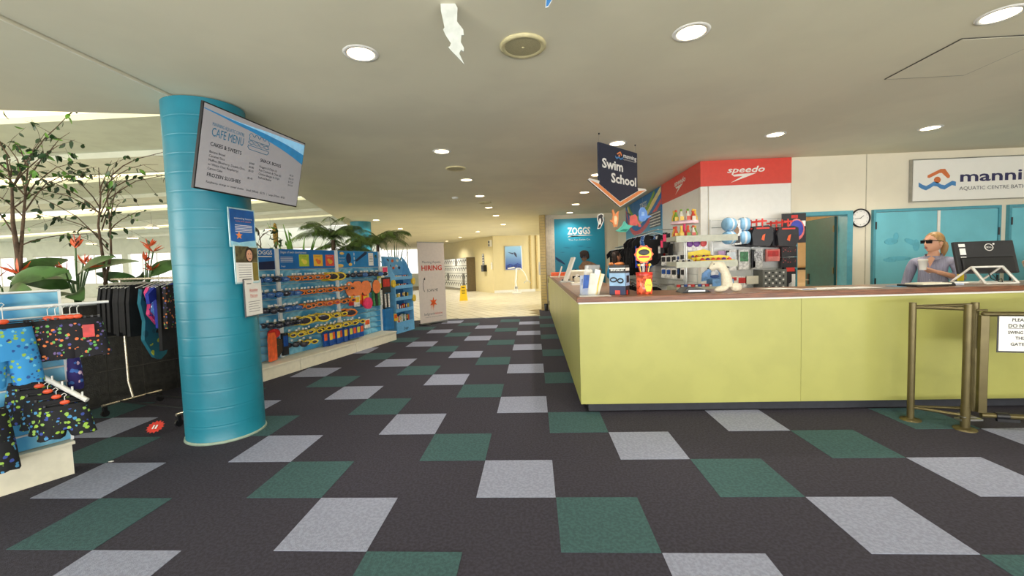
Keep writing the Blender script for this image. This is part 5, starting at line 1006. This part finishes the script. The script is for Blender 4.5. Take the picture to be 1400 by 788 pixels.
# ------------------------------------------------------------------ lolly rack behind the counter
t = thing('lolly_rack', 'grey three-shelf wire rack of lollies behind the counter', 'shelf unit', (2.12, 2.62, 0)); SHG = mat('shelf_grey', (186, 188, 172), .5, var=.06)
for x, y in ((.15, .1), (.2, .3), (.55, .3)): B().cyl((x, y, .02), (x, y, 1.75), .009, 8).build('post', STEEL, t)
B().box(.05, .65, .05, .35, 0, .02).build('foot', SHG, t)
for z in (1.06, 1.37, 1.68):
    s_ = B().box(0, .72, .02, .38, z, z+.006).build('shelf', SHG, t); B().box(0, .72, 0, .019, z-.02, z+.055).build('front_lip', SHG, s_); B().box(0, .012, .02, .38, z+.007, z+.055).box(.708, .72, .02, .38, z+.007, z+.055).build('side_lip', SHG, s_)
def V3(x, y, z): return Vector((2.12+x, 2.62+y, z))
# bottle lollies on a two-tier carousel
t = thing('lolly_carousel', 'two-tier round stand of juice-bottle lollies on the top shelf', 'stand', V3(.16, .18, 1.687)); PKT = mat('tier_pink', (232, 196, 206), .4)
B().lathe([(.16, 0), (.16, .012), (.01, .013)], n=24).build('tier', PKT, t); B().lathe([(.16, .2), (.165, .235), (.15, .215), (.01, .21)], n=24).build('tier', PKT, t); B().cyl((0, 0, .013), (0, 0, .25), .016, 10).build('stem', PPK, t)
BOT = [mat('bottle_green', (110, 150, 50), .3), mat('bottle_red', (210, 80, 60), .3), mat('bottle_yellow', (230, 190, 80), .3), mat('bottle_white', (220, 216, 200), .3)]
random.seed(4)
def lolly(label, loc, m, s=1.):
    t = thing('juice_lolly', label, 'sweets', loc, 0, 'bottle lollies on the carousel')
    B().lathe([(.018*s, 0), (.022*s, .03*s), (.02*s, .06*s), (.01*s, .085*s), (.009*s, .1*s)], n=8).build('bottle', m, t); B().lathe([(.012*s, .1*s), (.011*s, .118*s), (.001, .12*s)], n=8).build('cap', random.choice([BOT[2], BOT[1], BOT[0]]), t); B().box(-.016*s, .016*s, -.024*s, -.02*s, .015*s, .055*s).build('label_card', random.choice(BOT), t)
for r_, z in enumerate((.0135, .212)):
    for k in range(10):
        a = 2*PI*k/10; lolly('bottle lolly on the %s tier, %s clockwise from the front' % (('lower', 'upper')[r_], ORD[k]), V3(.16+.12*math.cos(a-PI/2), .18+.12*math.sin(a-PI/2), 1.687+z), random.choice(BOT), 1.35)
YB = mat('carton_yellow', (240, 214, 40), .4, var=.03)
def carton(label, loc, w_, h_, d_, m, pic):
    t = thing('sweet_carton', label, 'box', loc); B().box(0, w_, 0, d_, 0, h_*.55).build('tray', m, t); B().poly([(0, h_*.55), (w_, h_*.55), (w_, h_), (w_*.7, h_*1.15), (w_*.2, h_), (0, h_*.95)], d_-.012, d_).build('display_flap', m, t)
    for k in range(6): B().ell((w_*(.1+.16*k), d_*.4, h_*.55), (w_*.07, .03, .03), 10, 6).build('sweet', pic[k % len(pic)], t)
    for k in range(3): B().ell((w_*(.2+.3*k), -.001, h_*.27), (w_*.1, .002, h_*.16), 12, 6).build('printed_fruit', pic[(k+1) % len(pic)], t)
PUR = mat('sweet_purple', (110, 50, 140), .4); SWR = mat('sweet_red', (210, 60, 60), .4)
carton('yellow carton of ring sweets with flap raised on the middle shelf', V3(.26, .2, 1.377), .28, .17, .15, YB, [PUR, SWR, BOT[2]]); carton('yellow carton of jelly sweets at front of the middle shelf', V3(.3, .03, 1.377), .4, .1, .15, YB, [SWR, PUR, BOT[1]]); carton('small white carton with dark print at the left of the middle shelf', V3(.02, .04, 1.377), .22, .07, .14, WPK, [KPK, BOT[3]])
t = thing('heart_card', 'card of purple and red lollipops above the yellow cartons', 'card', V3(.33, .22, 1.56))
B().poly([(-.1, 0), (.18, 0), (.16, .1), (-.08, .1)], .12, .125).build('card', WPK, t)
for k in range(3): B().ell((-.05+k*.085, .11, .09), (.042, .008, .045), 14, 8).build('lollipop', PUR if k < 2 else SWR, t)
for k in range(11): packet('chocolate_roll', 'small red and dark sweet tube, %s from left on the lowest rack shelf' % ORD[k], 'sweets', V3(.04+.042*k, .06, 1.145), 0, .036, .075, .036, (RPK, KPK, BPK, RPK)[k % 4], WPK if k % 2 else None, 'sweet tubes on the lowest shelf')
t = thing('toy_box', 'blue star-shaped display box of sweets on the lowest shelf', 'box', V3(.44, .12, 1.067)); BLX = mat('toy_blue', (110, 160, 214), .4, var=.2, scale=16); B().box(.0, .25, -.08, .1, 0, .13).build('tray', BLX, t); B().poly([(-.06, .1), (.1, .13), (.26, .13), (.24, .22), (.16, .28), (.06, .27), (.0, .24), (-.05, .2)], .1, .115).build('display_flap', BLX, t); B().ell((.1, .097, .2), (.05, .003, .045), 12, 6).ell((.17, -.082, .06), (.05, .003, .035), 12, 6).build('printed_face', WPK, t); B().ell((.1, .093, .16), (.06, .003, .02), 10, 5).build('printed_band', BPK, t)
# ------------------------------------------------------------------ things on the counter
ZC = 1.1255
t = thing('plush_seal', 'cream plush seal leaning on the counter by the lolly rack', 'toy', (2.23, 1.62, ZC), R_(-12)); t.scale = (.74, .74, .74); PLU = mat('plush_cream2', (214, 206, 184), .95, var=.06, scale=30, bump=.4)
b = B(); pts = [Vector((-.16, -.01, .3)), Vector((-.11, 0, .35)), Vector((-.03, 0, .345)), Vector((.02, 0, .26)), Vector((.04, 0, .17)), Vector((.05, 0, .07))]; rr = [.035, .062, .064, .052, .064, .07]
n_ = 14; rings = []
for i, p in enumerate(pts):
    d = (pts[min(i+1, 5)]-pts[max(i-1, 0)]).normalized(); a_ = Vector((0, 1, 0)); c_ = d.cross(a_).normalized(); rings.append([p+(a_*math.cos(2*PI*j/n_)+c_*math.sin(2*PI*j/n_))*rr[i] for j in range(n_)])
b.loft(rings); b.build('body', PLU, t); B().ell((-.03, -.04, .045), (.09, .05, .042), 12, 8, rot=Matrix.Rotation(R_(-15), 3, 'Y')).build('flipper', PLU, t); B().ell((.15, 0, .06), (.075, .06, .058), 12, 8).build('tail', PLU, t); B().ell((-.12, -.058, .37), (.008, .008, .008), 8, 6).ell((-.185, -.02, .315), (.013, .012, .01), 8, 6).build('face_dots', BLACK, t)
t = thing('laptop_lid', 'dark low display case lid lying beside the plush seal', 'tray', (1.85, 1.6, ZC)); B().poly([(-.02, 0), (.26, 0), (.22, .03), (.16, .045), (.04, .05)], 0, .2).build('shell', BLACK, t, bevel=.008); B().box(.04, .2, -.004, -.0005, .012, .026).build('glossy_strip', SLATG, t)
# candy tub
t = thing('lollipop_tub', 'red tub of lollipops with a flower-shaped sign on the counter', 'tub', (1.485, 1.65, ZC)); TUB = mat('tub_red', (206, 50, 36), .25, var=.3, scale=22)
B().lathe([(.072, 0), (.075, .01), (.078, .19), (.074, .195)], n=24).build('tub', mat('tub_clear', (214, 90, 60), .15, var=.5, scale=26), t); B().lathe([(.08, .185), (.082, .21), (.078, .215), (.01, .216)], n=24).build('lid', TUB, t); B().poly([(.0, .03), (.04, .03), (.055, .09), (.04, .15), (.0, .15), (-.02, .09)], -.082, -.078).build('label_badge', YB, t); txt('Chup', RED, t, .017, -.0825, .085, .022, .055)
for k in range(9): 
    a = 2*PI*k/9; B().cyl((.04*math.cos(a), .04*math.sin(a), .216), (.055*math.cos(a), .055*math.sin(a), .28), .003, 6).ell((.057*math.cos(a), .057*math.sin(a), .285), (.014, .014, .014), 8, 6).build('lollipop', (PAPER, RPK, YB)[k % 3], t)
fl = [((.095 if i % 2 == 0 else .08)*math.cos(2*PI*i/20), .39+(.095 if i % 2 == 0 else .08)*math.sin(2*PI*i/20)) for i in range(20)]
B().poly(fl, .0, .006).build('flower_sign', OPK, t); B().cyl((0, -.004, .39), (0, -.0005, .39), .072, 24).build('yellow_disc', YB, t); B().ell((0, -.005, .41), (.055, .003, .03), 14, 6).build('dark_badge', KPK, t); B().box(-.05, .05, -.007, -.0045, .355, .375).build('red_word', RED, t); B().cyl((0, .003, .21), (0, .003, .31), .006, 6).build('stick', PAPER, t)
# goggle display box
t = thing('goggle_box', 'dark blue display box printed with goggles on the counter', 'box', (1.22, 1.6, ZC), R_(-32)); B().box(-.09, .075, 0, .11, 0, .29).build('carton', KPK, t, bevel=.003)
pf = B().box(-.088, .073, -.002, -.0003, .09, .215).build('front_print', mat('print_paleblue', (140, 176, 208), .4), t); B().tube([(-.045+.032*math.cos(2*PI*i/12), -.004, .15+.02*math.sin(2*PI*i/12)) for i in range(12)], .007, 6, closed=True).tube([(.025+.028*math.cos(2*PI*i/12), -.004, .14+.02*math.sin(2*PI*i/12)) for i in range(12)], .007, 6, closed=True).build('printed_goggles', KPK, pf)
txt('BIOFUSE 2.0', PAPER, t, -.008, -.001, .235, .022, .13, bold=.02); B().box(-.088, .073, -.002, -.0003, .255, .265).build('stripe', PAPER, t); B().box(-.088, .073, -.002, -.0003, .002, .088).build('lower_print', HNV, t); B().box(-.03, .02, -.004, -.0021, .004, .045).build('red_tab', RED, t)
B().box(.0755, .077, .004, .106, .09, .215).build('side_print', mat('print_paleblue2', (150, 184, 220), .4), t); B().box(.0772, .079, .02, .09, .12, .19).build('side_goggles', KPK, t); B().box(.0772, .079, .02, .05, .004, .045).build('side_tab', RED, t); B().box(.0755, .077, .004, .106, .235, .265).build('side_words', PAPER, t)
# brochure holder
t = thing('brochure_holder', 'clear brochure holder with blue and cream leaflets at counter corner', 'holder', (.92, 1.68, ZC), R_(-8)); CLR = mat('clear_acrylic', (222, 228, 230), .08, alpha=.35)
B().box(-.07, .12, -.05, .1, 0, .008).build('base', CLR, t)
B().add([(-.05, -.03, .008), (.1, -.03, .008), (.12, .03, .2), (-.03, .03, .2)], [(0, 1, 2, 3)]).add([(-.05, .06, .008), (.1, .06, .008), (.14, .12, .3), (-.01, .12, .3)], [(0, 1, 2, 3)]).build('pocket', CLR, t)
for k, (x, y, h_, m, r_) in enumerate(((-.04, -.02, .2, BPK, .1), (0, .0, .22, CREAM, .22), (.03, .03, .26, PAPER, .25), (.05, .05, .24, YPK, .2), (.07, .06, .22, CREAM, .3))):
    o = B().box(0, .055, 0, .006, 0, h_).build('leaflet', m, t, (x, y, .01)); o.rotation_euler = (-.15, r_, 0)
t = thing('leaflet_stand', 'single white leaflet standing on the counter left of the holder', 'leaflet', (.87, 1.8, ZC), R_(-10)); B().box(0, .1, 0, .004, 0, .2, rot=Matrix.Rotation(-.2, 3, 'X')).build('sheet', mat('leaflet_pale', (190, 200, 222), .5, var=.1), t); B().box(.02, .08, -.003, -.0005, .1, .16, rot=Matrix.Rotation(-.2, 3, 'X')).build('print', BPK, t)
t = thing('paper_sheet', 'white sheet lying flat under the brochure holder', 'paper', (.84, 1.5, ZC)); B().box(0, .3, 0, .12, 0, .0015).build('sheet', PAPER, t)
t = thing('wall_slip', 'tall white sign board leaning behind the brochure holder', 'board', (.98, 2.6, ZC), R_(-5)); o = B().box(-.01, .01, -.1, .1, 0, .3).build('board', PAPER, t); o.rotation_euler = (0, .25, 0)
t = thing('side_screen', 'thin white back-tilted screen on the side counter', 'screen', (.92, 4.6, ZC), R_(4)); o = B().box(-.012, .012, -.19, .19, .02, .44).build('screen', WHITE, t); o.rotation_euler = (0, .35, 0); B().box(-.08, .14, -.12, .12, 0, .02).build('foot', SLATG, t)
t = thing('desk_phone', 'cream desk phone on the side counter beyond the brochure holder', 'phone', (1.22, 4.5, ZC), R_(-10)); B().poly([(-.14, 0), (.14, 0), (.14, .03), (-.14, .09)], -.1, .1).build('body', CREAM, t, bevel=.008); B().cyl((-.1, -.09, .11), (-.1, .09, .11), .022, 10).build('handset', WHITE, t)
t = thing('printer', 'squat cream printer behind the desk phone on the side counter', 'printer', (1.24, 5.1, ZC)); B().box(-.2, .2, -.18, .18, 0, .19).build('body', CREAM, t, bevel=.03); B().box(-.16, .16, -.185, -.1805, .05, .09).build('slot', BLACK, t)
t = thing('keyboard', 'grey keyboard lying on the side counter', 'keyboard', (1.0, 5.3, ZC), R_(80)); B().box(-.2, .2, -.07, .07, 0, .02).build('base', GREYT, t)
for r_ in range(4):
    for c in range(10): B().box(-.185+c*.037, -.153+c*.037, -.06+r_*.031, -.034+r_*.031, .0201, .028).build('key', KPK, t)
t = thing('paper_stack', 'stack of white papers on the side counter', 'paper', (1.1, 3.7, ZC)); B().box(-.15, .15, -.11, .11, 0, .03).build('stack', PAPER, t); B().box(-.14, .14, -.1, .1, .0301, .033, rot=Matrix.Rotation(.1, 3, 'Z')).build('top_sheet', CREAM, t)
t = thing('orange_tray', 'orange box at the far end of the side counter', 'box', (1.0, 7.4, ZC)); B().box(-.2, .3, -.15, .15, 0, .11).build('box', OPK, t, bevel=.01); B().box(-.22, .32, -.17, .17, .0, .025).build('tray', CREAM, t)
t = thing('paper_holder', 'small white slanted holder at the far end of the counter', 'holder', (.95, 6.9, ZC)); o = B().box(-.01, .01, -.1, .1, 0, .26).build('board', PAPER, t); o.rotation_euler = (0, .3, 0)
for k, (x, y, r_, w_) in enumerate(((2.95, 1.56, .05, .3), (3.2, 1.62, -.1, .32), (3.38, 1.53, .15, .3), (2.75, 1.66, .3, .26))):
    t = thing('paper_sheet', 'loose white paper, %s from left on the counter before the door' % ORD[k], 'paper', (x, y, ZC+.0015*k), r_, 'papers on the counter'); B().box(0, w_, 0, .21, 0, .0012).build('sheet', PAPER, t)
    if k == 0: B().tube([(.02, .05, .004), (.16, .06, .004)], .004, 6).build('pen', BPK, t)
# all-in-one computer
t = thing('computer', 'black all-in-one computer seen from behind on a silver stand', 'computer', (4.83, 1.74, ZC), R_(-6)); LID = mat('computer_black', (40, 40, 43), .45, var=.12, scale=5)
RX = Matrix.Rotation(R_(-14), 3, 'X')
def tl(b): b.v = [tuple(RX @ Vector(p)+Vector((0, .05, .1))) for p in b.v]; return b
pan = tl(B().box(-.255, .255, 0, .03, 0, .325)).build('display', LID, t, bevel=.006); tl(B().box(-.22, .22, -.02, -.0003, .0, .16)).build('rear_hump', BLACK, t, bevel=.01)
b = B(); b.tube([(.04+.034*math.cos(2*PI*i/24), -.002, .26+.034*math.sin(2*PI*i/24)) for i in range(24)], .0035, 6, closed=True); tl(b).build('round_logo', WHITE, pan)
for s_, x in (('D', .02), ('E', .033), ('L', .046), ('L', .058)):
    o = txt(s_, WHITE, pan, x, -.001, .252, .016, .011)
    for v in o.data.vertices: v.co = RX @ v.co+Vector((0, .05, .1))
b = B(); b.box(-.215, -.16, -.0015, -.0003, .27, .3).box(-.213, -.162, -.0015, -.0003, .19, .255).box(-.213, -.165, -.0015, -.0003, .135, .17); tl(b).build('sticker', PAPER, pan)
b = B(); b.cyl((.085, -.0015, .292), (.085, -.0003, .292), .009, 12); tl(b).build('round_sticker', PAPER, pan)
SIL = mat('silver_stand', (222, 220, 212), .4, .1)
def fr(b, pts, w_): 
    for a_, c_ in zip(pts, pts[1:]+pts[:1]):
        b.tube([a_, c_], w_, 4)
    return b
fr(B(), [(-.2, -.16, .012), (.06, -.16, .012), (.03, -.04, .165), (-.22, -.04, .165)], .0125).build('front_frame', SIL, t)
B().tube([(-.22, -.035, .165), (-.3, .09, .012)], .01, 4).build('rear_strut', SIL, t); B().tube([(.03, -.035, .165), (-.05, .09, .012)], .01, 4).build('rear_strut', SIL, t); B().box(-.19, .2, .06, .22, 0, .012).build('foot_plate', SIL, t)
B().tube([(-.02, .03, .1), (-.04, -.02, .05), (-.01, -.03, .03), (.03, -.04, .05), (.02, -.06, .01)], .004, 6).tube([(0, .03, .1), (.02, -.02, .02), (.08, .0, .008)], .004, 6).build('cable', BLACK, t)
t = thing('card_reader', 'grey swivelled payment terminal cut by the right edge', 'terminal', (5.24, 1.8, ZC)); B().poly([(-.07, .2), (.0, .03), (.1, .0), (.3, .0), (.3, .24), (.0, .25)], 0, .03).build('body', mat('terminal_grey', (170, 158, 138), .5), t, bevel=.006); B().box(-.08, -.03, -.02, .0, .19, .225).box(.02, .04, -.006, -.0003, .23, .245).build('clip', BLACK, t); B().box(.0, .3, -.03, .12, -.0, .008).build('foot', SLATG, t)
t = thing('paper_bundle', 'white folded paper bundle on the counter beside the computer', 'paper', (4.36, 1.72, ZC), R_(-5)); B().box(-.14, .1, -.08, .08, 0, .022).build('bundle', mat('paper_blue', (200, 214, 232), .6), t); B().box(-.1, .12, -.1, .02, .0221, .03).build('top_sheet', PAPER, t)
t = thing('stapler', 'dark stapler and cards on the counter before the woman', 'stapler', (4.24, 1.62, ZC)); B().poly([(0, 0), (.13, 0), (.12, .03), (.06, .04), (.0, .02)], 0, .04).build('body', BLACK, t, bevel=.004); B().box(-.0, .12, .005, .035, -.0, .006).build('base', GREYT, t)
t = thing('leaflet_pile', 'pile of cream leaflets and dark folder on the counter below the woman', 'paper', (3.98, 1.64, ZC), R_(4)); B().box(-.04, .26, -.1, .1, 0, .02).build('folder', BLACK, t); B().box(.03, .3, -.09, .09, .0201, .032).build('leaflets', CREAM, t)
B().box(-.1, -.02, 0, .16, 0, .004).build('pad', mat('blue_pad', (80, 150, 190), .6), t)
# ------------------------------------------------------------------ people
def skin_obj(name, verts, edges, mats, parent, sub=2, extra=None):
    """connected skeleton -> one continuous tapered surface"""
    me = bpy.data.meshes.new(name); me.from_pydata([v[0] for v in verts], edges, [])
    o = bpy.data.objects.new(name, me); COL.objects.link(o)
    md = o.modifiers.new('skin', 'SKIN'); md.use_smooth_shade = True; md.branch_smoothing = .6
    sd = me.skin_vertices[0].data
    for i, v in enumerate(verts): sd[i].radius = (v[1], v[2] if len(v) > 2 else v[1]); sd[i].use_root = (i == 0)
    s2 = o.modifiers.new('sub', 'SUBSURF'); s2.levels = s2.render_levels = sub
    dg = bpy.context.evaluated_depsgraph_get(); m2 = bpy.data.meshes.new_from_object(o.evaluated_get(dg)); bpy.data.objects.remove(o)
    b = B(); b.add([tuple(v.co) for v in m2.vertices], [tuple(p.vertices) for p in m2.polygons], 0, True)
    if extra: extra(b)
    return b.build(name, mats, parent)
def head_geo(b, c, rz):
    """sculpted head with brow, nose, lips, chin and ears; front is -y before turning by rz"""
    T = Matrix.Rotation(rz, 3, 'Z'); n, k = 52, 44; rings = []
    g = lambda d, s: math.exp(-(d/s)**2)
    for i in range(k+1):
        ph = -PI/2+PI*i/k; ring_ = []
        for j in range(n):
            th = 2*PI*j/n; x = .073*math.cos(ph)*math.sin(th); y = -.093*math.cos(ph)*math.cos(th); z = .112*math.sin(ph)
            f = max(0, -z/.112)
            if y < 0 and z < 0: y = -.093*math.cos(ph)**.55*math.cos(th)*abs(math.cos(th))**.25
            x *= 1-.32*f**1.5
            if y < 0:
                y -= .024*g(x, .013)*g(z+.022, .02)+.01*g(x, .011)*g(z-.004, .025)   # nose
                y += .012*(g(abs(x)-.03, .016)*g(z-.012, .014))                         # eye sockets
                y -= .007*g(z-.036, .014)*g(x, .05)                                       # brow
                y -= .009*g(x, .022)*g(z+.06, .008)+.008*g(x, .02)*g(z+.073, .008)      # lips
                y -= .014*g(x, .022)*g(z+.1, .016)                                        # chin
            else: y *= 1.06+.06*g(z-.03, .05); 
            ring_.append(Vector(c)+T @ Vector((x, y, z)))
        rings.append(ring_)
    b.loft(rings)
    for s in (-1, 1): b.ell(Vector(c)+T @ Vector((s*.073, .012, -.008)), (.011, .02, .032), 10, 8, rot=T)
def hand_geo(b, wrist, direction, palm_n, curl, thumb_side, L=.085):
    """palm and five separate bent fingers"""
    w = Vector(wrist); d = Vector(direction).normalized(); n = Vector(palm_n); n = (n-d*n.dot(d)).normalized(); s = d.cross(n)*thumb_side
    rings = []
    for f, wd, tk in ((-.1, .024, .018), (.3, .036, .016), (.75, .042, .014), (1.02, .038, .010)):
        c = w+d*L*f; rings.append([c+s*wd*math.cos(2*PI*i/12)+n*tk*math.sin(2*PI*i/12) for i in range(12)])
    b.loft(rings)
    for q, (off, ln) in enumerate(((.031, .068), (.011, .078), (-.010, .072), (-.030, .056))):
        p = w+d*L*.95+s*off; pts = [p]; v = d.copy()
        for i, fr_ in enumerate((.45, .32, .23)):
            v = (Matrix.Rotation(curl*(.7+.5*i), 3, s*thumb_side) @ v).normalized(); pts.append(pts[-1]+v*ln*fr_)
        b.tube(pts, .0088, 8, r1=.0066); b.ell(pts[-1], (.0068, .0068, .0068), 8, 6)
    p = w+d*L*.25+s*.03; v = (d*.6+s*.8).normalized(); pts = [p, p+v*.034, p+v*.034+(v*.4+d*.5+n*.6*(1 if curl > 0 else .3)).normalized()*.03]
    b.tube(pts, .0105, 8, r1=.008); b.ell(pts[-1], (.008, .008, .008), 8, 6)
def person(label, loc, rz, turn, hair, shirt, yoke, right, left, skinm, glasses, tail, trouser):
    t = thing('person', label, 'person', loc, rz)
    re, rw, rh = [Vector(v) for v in right]; le, lw, lh = [Vector(v) for v in left]
    V = [((0, 0, .92), .125, .1), ((0, 0, 1.06), .105, .08), ((0, 0, 1.24), .125, .088), ((0, .005, 1.36), .085, .06), ((0, .012, 1.42), .047, .047), ((0, -.0, 1.49), .045, .05),
         ((-.15, .005, 1.35), .042), (re, .036), (rw, .024), ((.15, .005, 1.35), .042), (le, .036), (lw, .024),
         ((-.09, 0, .84), .088), ((-.1, -.01, .47), .056), ((-.105, .02, .09), .038), ((-.11, -.13, .04), .03), ((.09, 0, .84), .088), ((.1, -.01, .47), .056), ((.105, .02, .09), .038), ((.11, -.13, .04), .03)]
    E_ = [(0, 1), (1, 2), (2, 3), (3, 4), (4, 5), (3, 6), (6, 7), (7, 8), (3, 9), (9, 10), (10, 11), (0, 12), (12, 13), (13, 14), (14, 15), (0, 16), (16, 17), (17, 18), (18, 19)]
    hc = Vector((0, -.012, 1.555))
    def ext(b):
        head_geo(b, hc, turn)
        hand_geo(b, rw, rh, (1, 0, 0), .25, -1); hand_geo(b, lw, lh, (-.35, .25, .9), .75, 1)
    skin_obj('body', V, E_, skinm, t, 2, ext)
    f1 = re.lerp(rw, .45); f2 = le.lerp(lw, .35)
    SV = [((0, 0, .84), .165, .125), ((0, 0, .98), .145, .105), ((0, -.005, 1.12), .145, .108), ((0, -.012, 1.25), .155, .122), ((0, .0, 1.355), .115, .08), ((0, .012, 1.405), .066, .06),
          ((-.165, .005, 1.345), .068), (re, .047), (f1, .042), ((.165, .005, 1.345), .068), (le, .047), (f2, .042)]
    SE = [(0, 1), (1, 2), (2, 3), (3, 4), (4, 5), (4, 6), (6, 7), (7, 8), (4, 9), (9, 10), (10, 11)]
    sh = skin_obj('shirt', SV, SE, shirt, t, 2)
    for p, q in ((re, f1), (le, f2)):
        d = (q-p).normalized(); B().cyl(q-d*.035, q+d*.008, .05, 16, r2=.048).build('rolled_cuff', shirt, sh)
    if yoke: 
        for s in (-1, 1): B().ell((s*.1, .0, 1.385), (.115, .095, .05), 16, 8).build('shoulder_panel', yoke, sh)
    for s in (-1, 1):
        B().loft([[Vector((s*.012, -.075, 1.36)), Vector((s*.06, -.05, 1.40)), Vector((s*.072, .01, 1.425)), Vector((s*.02, .075, 1.435))], [Vector((s*.02, -.1, 1.345)), Vector((s*.085, -.07, 1.37)), Vector((s*.092, .01, 1.385)), Vector((s*.02, .085, 1.39))]], cap=False, wrap=False).build('collar', yoke or shirt, sh)
    B().add([(-.032, -.104, 1.372), (0, -.15, 1.27), (.032, -.098, 1.372), (0, -.085, 1.40)], [(0, 1, 2, 3)]).build('open_neck', skinm, sh)
    B().box(-.011, .011, -.142, -.134, .86, 1.24).build('placket', shirt, sh)
    for k in range(6): B().ell((0, -.144, .9+k*.075), (.005, .003, .005), 8, 6).build('button', WHITE, sh)
    skin_obj('trousers', [((0, 0, .93), .14, .115), ((-.092, 0, .82), .1), ((-.1, -.005, .47), .074), ((-.105, .015, .1), .062), ((.092, 0, .82), .1), ((.1, -.005, .47), .074), ((.105, .015, .1), .062)], [(0, 1), (1, 2), (2, 3), (0, 4), (4, 5), (5, 6)], trouser, t, 2)
    for s in (-1, 1): B().ell((s*.108, -.055, .045), (.045, .13, .045), 14, 8).build('shoe', BLACK, t)
    T = Matrix.Rotation(turn, 3, 'Z'); h = lambda x, y, z: hc+T @ Vector((x, y, z))
    hb = B(); n, k = 26, 16; rings = []
    for i in range(k+1):
        ph = -PI/2+PI*i/k; ring_ = []
        for j in range(n):
            th = 2*PI*j/n; x = math.cos(ph)*math.sin(th); y = -math.cos(ph)*math.cos(th); z = math.sin(ph)
            fr_ = max(0, -y); w_ = 1-.0*fr_
            wob = 1+.012*math.sin(th*9+z*5)
            yy = .10*y*wob+.016; zz = .105*z+.022
            if y < .1 and z < .42+.25*fr_: yy = max(yy, -.052+.05*(.42-z)); 
            ring_.append(h(.081*x*wob*(1 if z > -.3 else .92), yy, max(zz, -.065 if not tail else -.05)))
        rings.append(ring_)
    hb.loft(rings)
    if tail == 'pony': hb.loft([[h(dx*math.cos(2*PI*i/12), cy_+dx*.9*math.sin(2*PI*i/12), cz_) for i in range(12)] for cy_, cz_, dx in ((.1, .02, .022), (.13, .0, .034), (.145, -.05, .038), (.14, -.1, .032), (.13, -.15, .018), (.125, -.175, .006))])
    else: hb.loft([[h(.085*a_*math.cos(2*PI*i/14), .045+.055*a_*math.sin(2*PI*i/14), z_) for i in range(14)] for z_, a_ in ((.02, 1), (-.06, 1.02), (-.12, .95), (-.15, .7))])
    hb.build('hair', hair, t)
    lip = B().ell(h(0, -.094, -.056), (.02, .007, .0045), 12, 6, rot=T).ell(h(0, -.092, -.065), (.017, .007, .005), 12, 6, rot=T); lip.build('lips', mat('lips', (178, 104, 92), .5), t)
    if glasses:
        g = B()
        for s in (-1, 1): g.box(s*.034-.029, s*.034+.029, -.004, .004, -.021, .019, rot=T @ Matrix.Rotation(s*.16, 3, 'Z'), at=h(0, -.100, .012)); g.tube([h(s*.062, -.092, .022), h(s*.079, -.03, .018), h(s*.08, .03, .008)], .0045, 6)
        g.box(-.012, .012, -.003, .003, .005, .016, rot=T, at=h(0, -.108, .012))
        g.build('sunglasses', mat('glasses_black', (14, 13, 14), .12), t)
    else:
        for s in (-1, 1): B().ell(h(s*.03, -.083, .012), (.014, .008, .008), 10, 8, rot=T).build('eye', WHITE, t)
    for s in (-1, 1): B().ell(h(s*.031, -.083, .038), (.018, .006, .004), 10, 6, rot=T).build('eyebrow', hair, t)
    return t
SKN = mat('skin_fair', (222, 168, 138), .5, var=.05, scale=7); SHIRT = mat('shirt_greyblue', (158, 158, 180), .85, var=.1, scale=26, bump=.2, stretch=(6, 1, .4)); BLOND = mat('hair_blonde', (172, 134, 84), .5, var=.16, scale=40, stretch=(1, 1, .3)); POLO = mat('polo_blue', (36, 150, 206), .8, var=.06)
TROU = mat('trousers_dark', (36, 38, 48), .85)
person('person in grey-blue rolled-sleeve shirt and dark sunglasses holding a white cup', (5.06, 2.62, 0), R_(-52), R_(-30), BLOND, SHIRT, None,
       ((-.235, .03, 1.10), (-.26, -.1, .91), (-.15, -.5, -.5)), ((.235, .05, 1.13), (.06, -.22, 1.225), (-.8, -.35, .3)), SKN, True, 'pony', TROU)
t = thing('cup', 'white paper cup held by the woman at the counter', 'cup', (0, 0, 0))
cp = Matrix.Rotation(R_(-52), 3, 'Z') @ Vector((-.035, -.275, 1.245))+Vector((5.06, 2.62, 0)); t.location = cp
B().lathe([(.03, 0), (.041, .1), (.0435, .102), (.0435, .108)], n=24).build('cup', PAPER, t); B().lathe([(.0445, .105), (.0455, .113), (.038, .122), (.01, .123)], n=24).build('lid', WHITE, t)
t = thing('wrist_band', 'yellow item at the elbow of the woman behind the computer', 'band', (0, 0, 0)); t.location = Matrix.Rotation(R_(-52), 3, 'Z') @ Vector((.18, -.02, 1.155))+Vector((5.06, 2.62, 0))
B().box(-.03, .03, -.075, -.06, -.04, .04).build('card', YB, t)
person('person with dark hair in a blue polo with orange shoulders behind side counter', (2.25, 7.0, 0), R_(125), R_(-20), HAIRD, POLO, ORANGE,
       ((-.24, .02, 1.1), (-.2, -.18, .98), (.3, -.8, -.2)), ((.24, .02, 1.1), (.18, -.2, 1.0), (-.3, -.8, -.2)), SKN, False, '', TROU)
t = thing('office_chair', 'black office chair back beside the person in blue and orange', 'chair', (2.02, 6.25, 0), R_(-150))
B().ell((0, .22, .86), (.24, .045, .27), 18, 12).build('backrest', BLKC, t); B().box(-.24, .24, -.24, .22, .44, .52).build('seat', BLKC, t, bevel=.03); B().cyl((0, 0, .12), (0, 0, .44), .03, 12).build('column', STEEL, t); B().cyl((0, .2, .5), (0, .26, .75), .02, 8).build('back_post', BLACK, t)
for k in range(5):
    a = 2*PI*k/5; lg = B().tube([(0, 0, .12), (.28*math.cos(a), .28*math.sin(a), .07)], .02, 8, r1=.014).build('leg', BLACK, t); B().cyl((.28*math.cos(a)-.012, .28*math.sin(a), .03), (.28*math.cos(a)+.012, .28*math.sin(a), .03), .029, 12).build('castor', BLACK, lg)
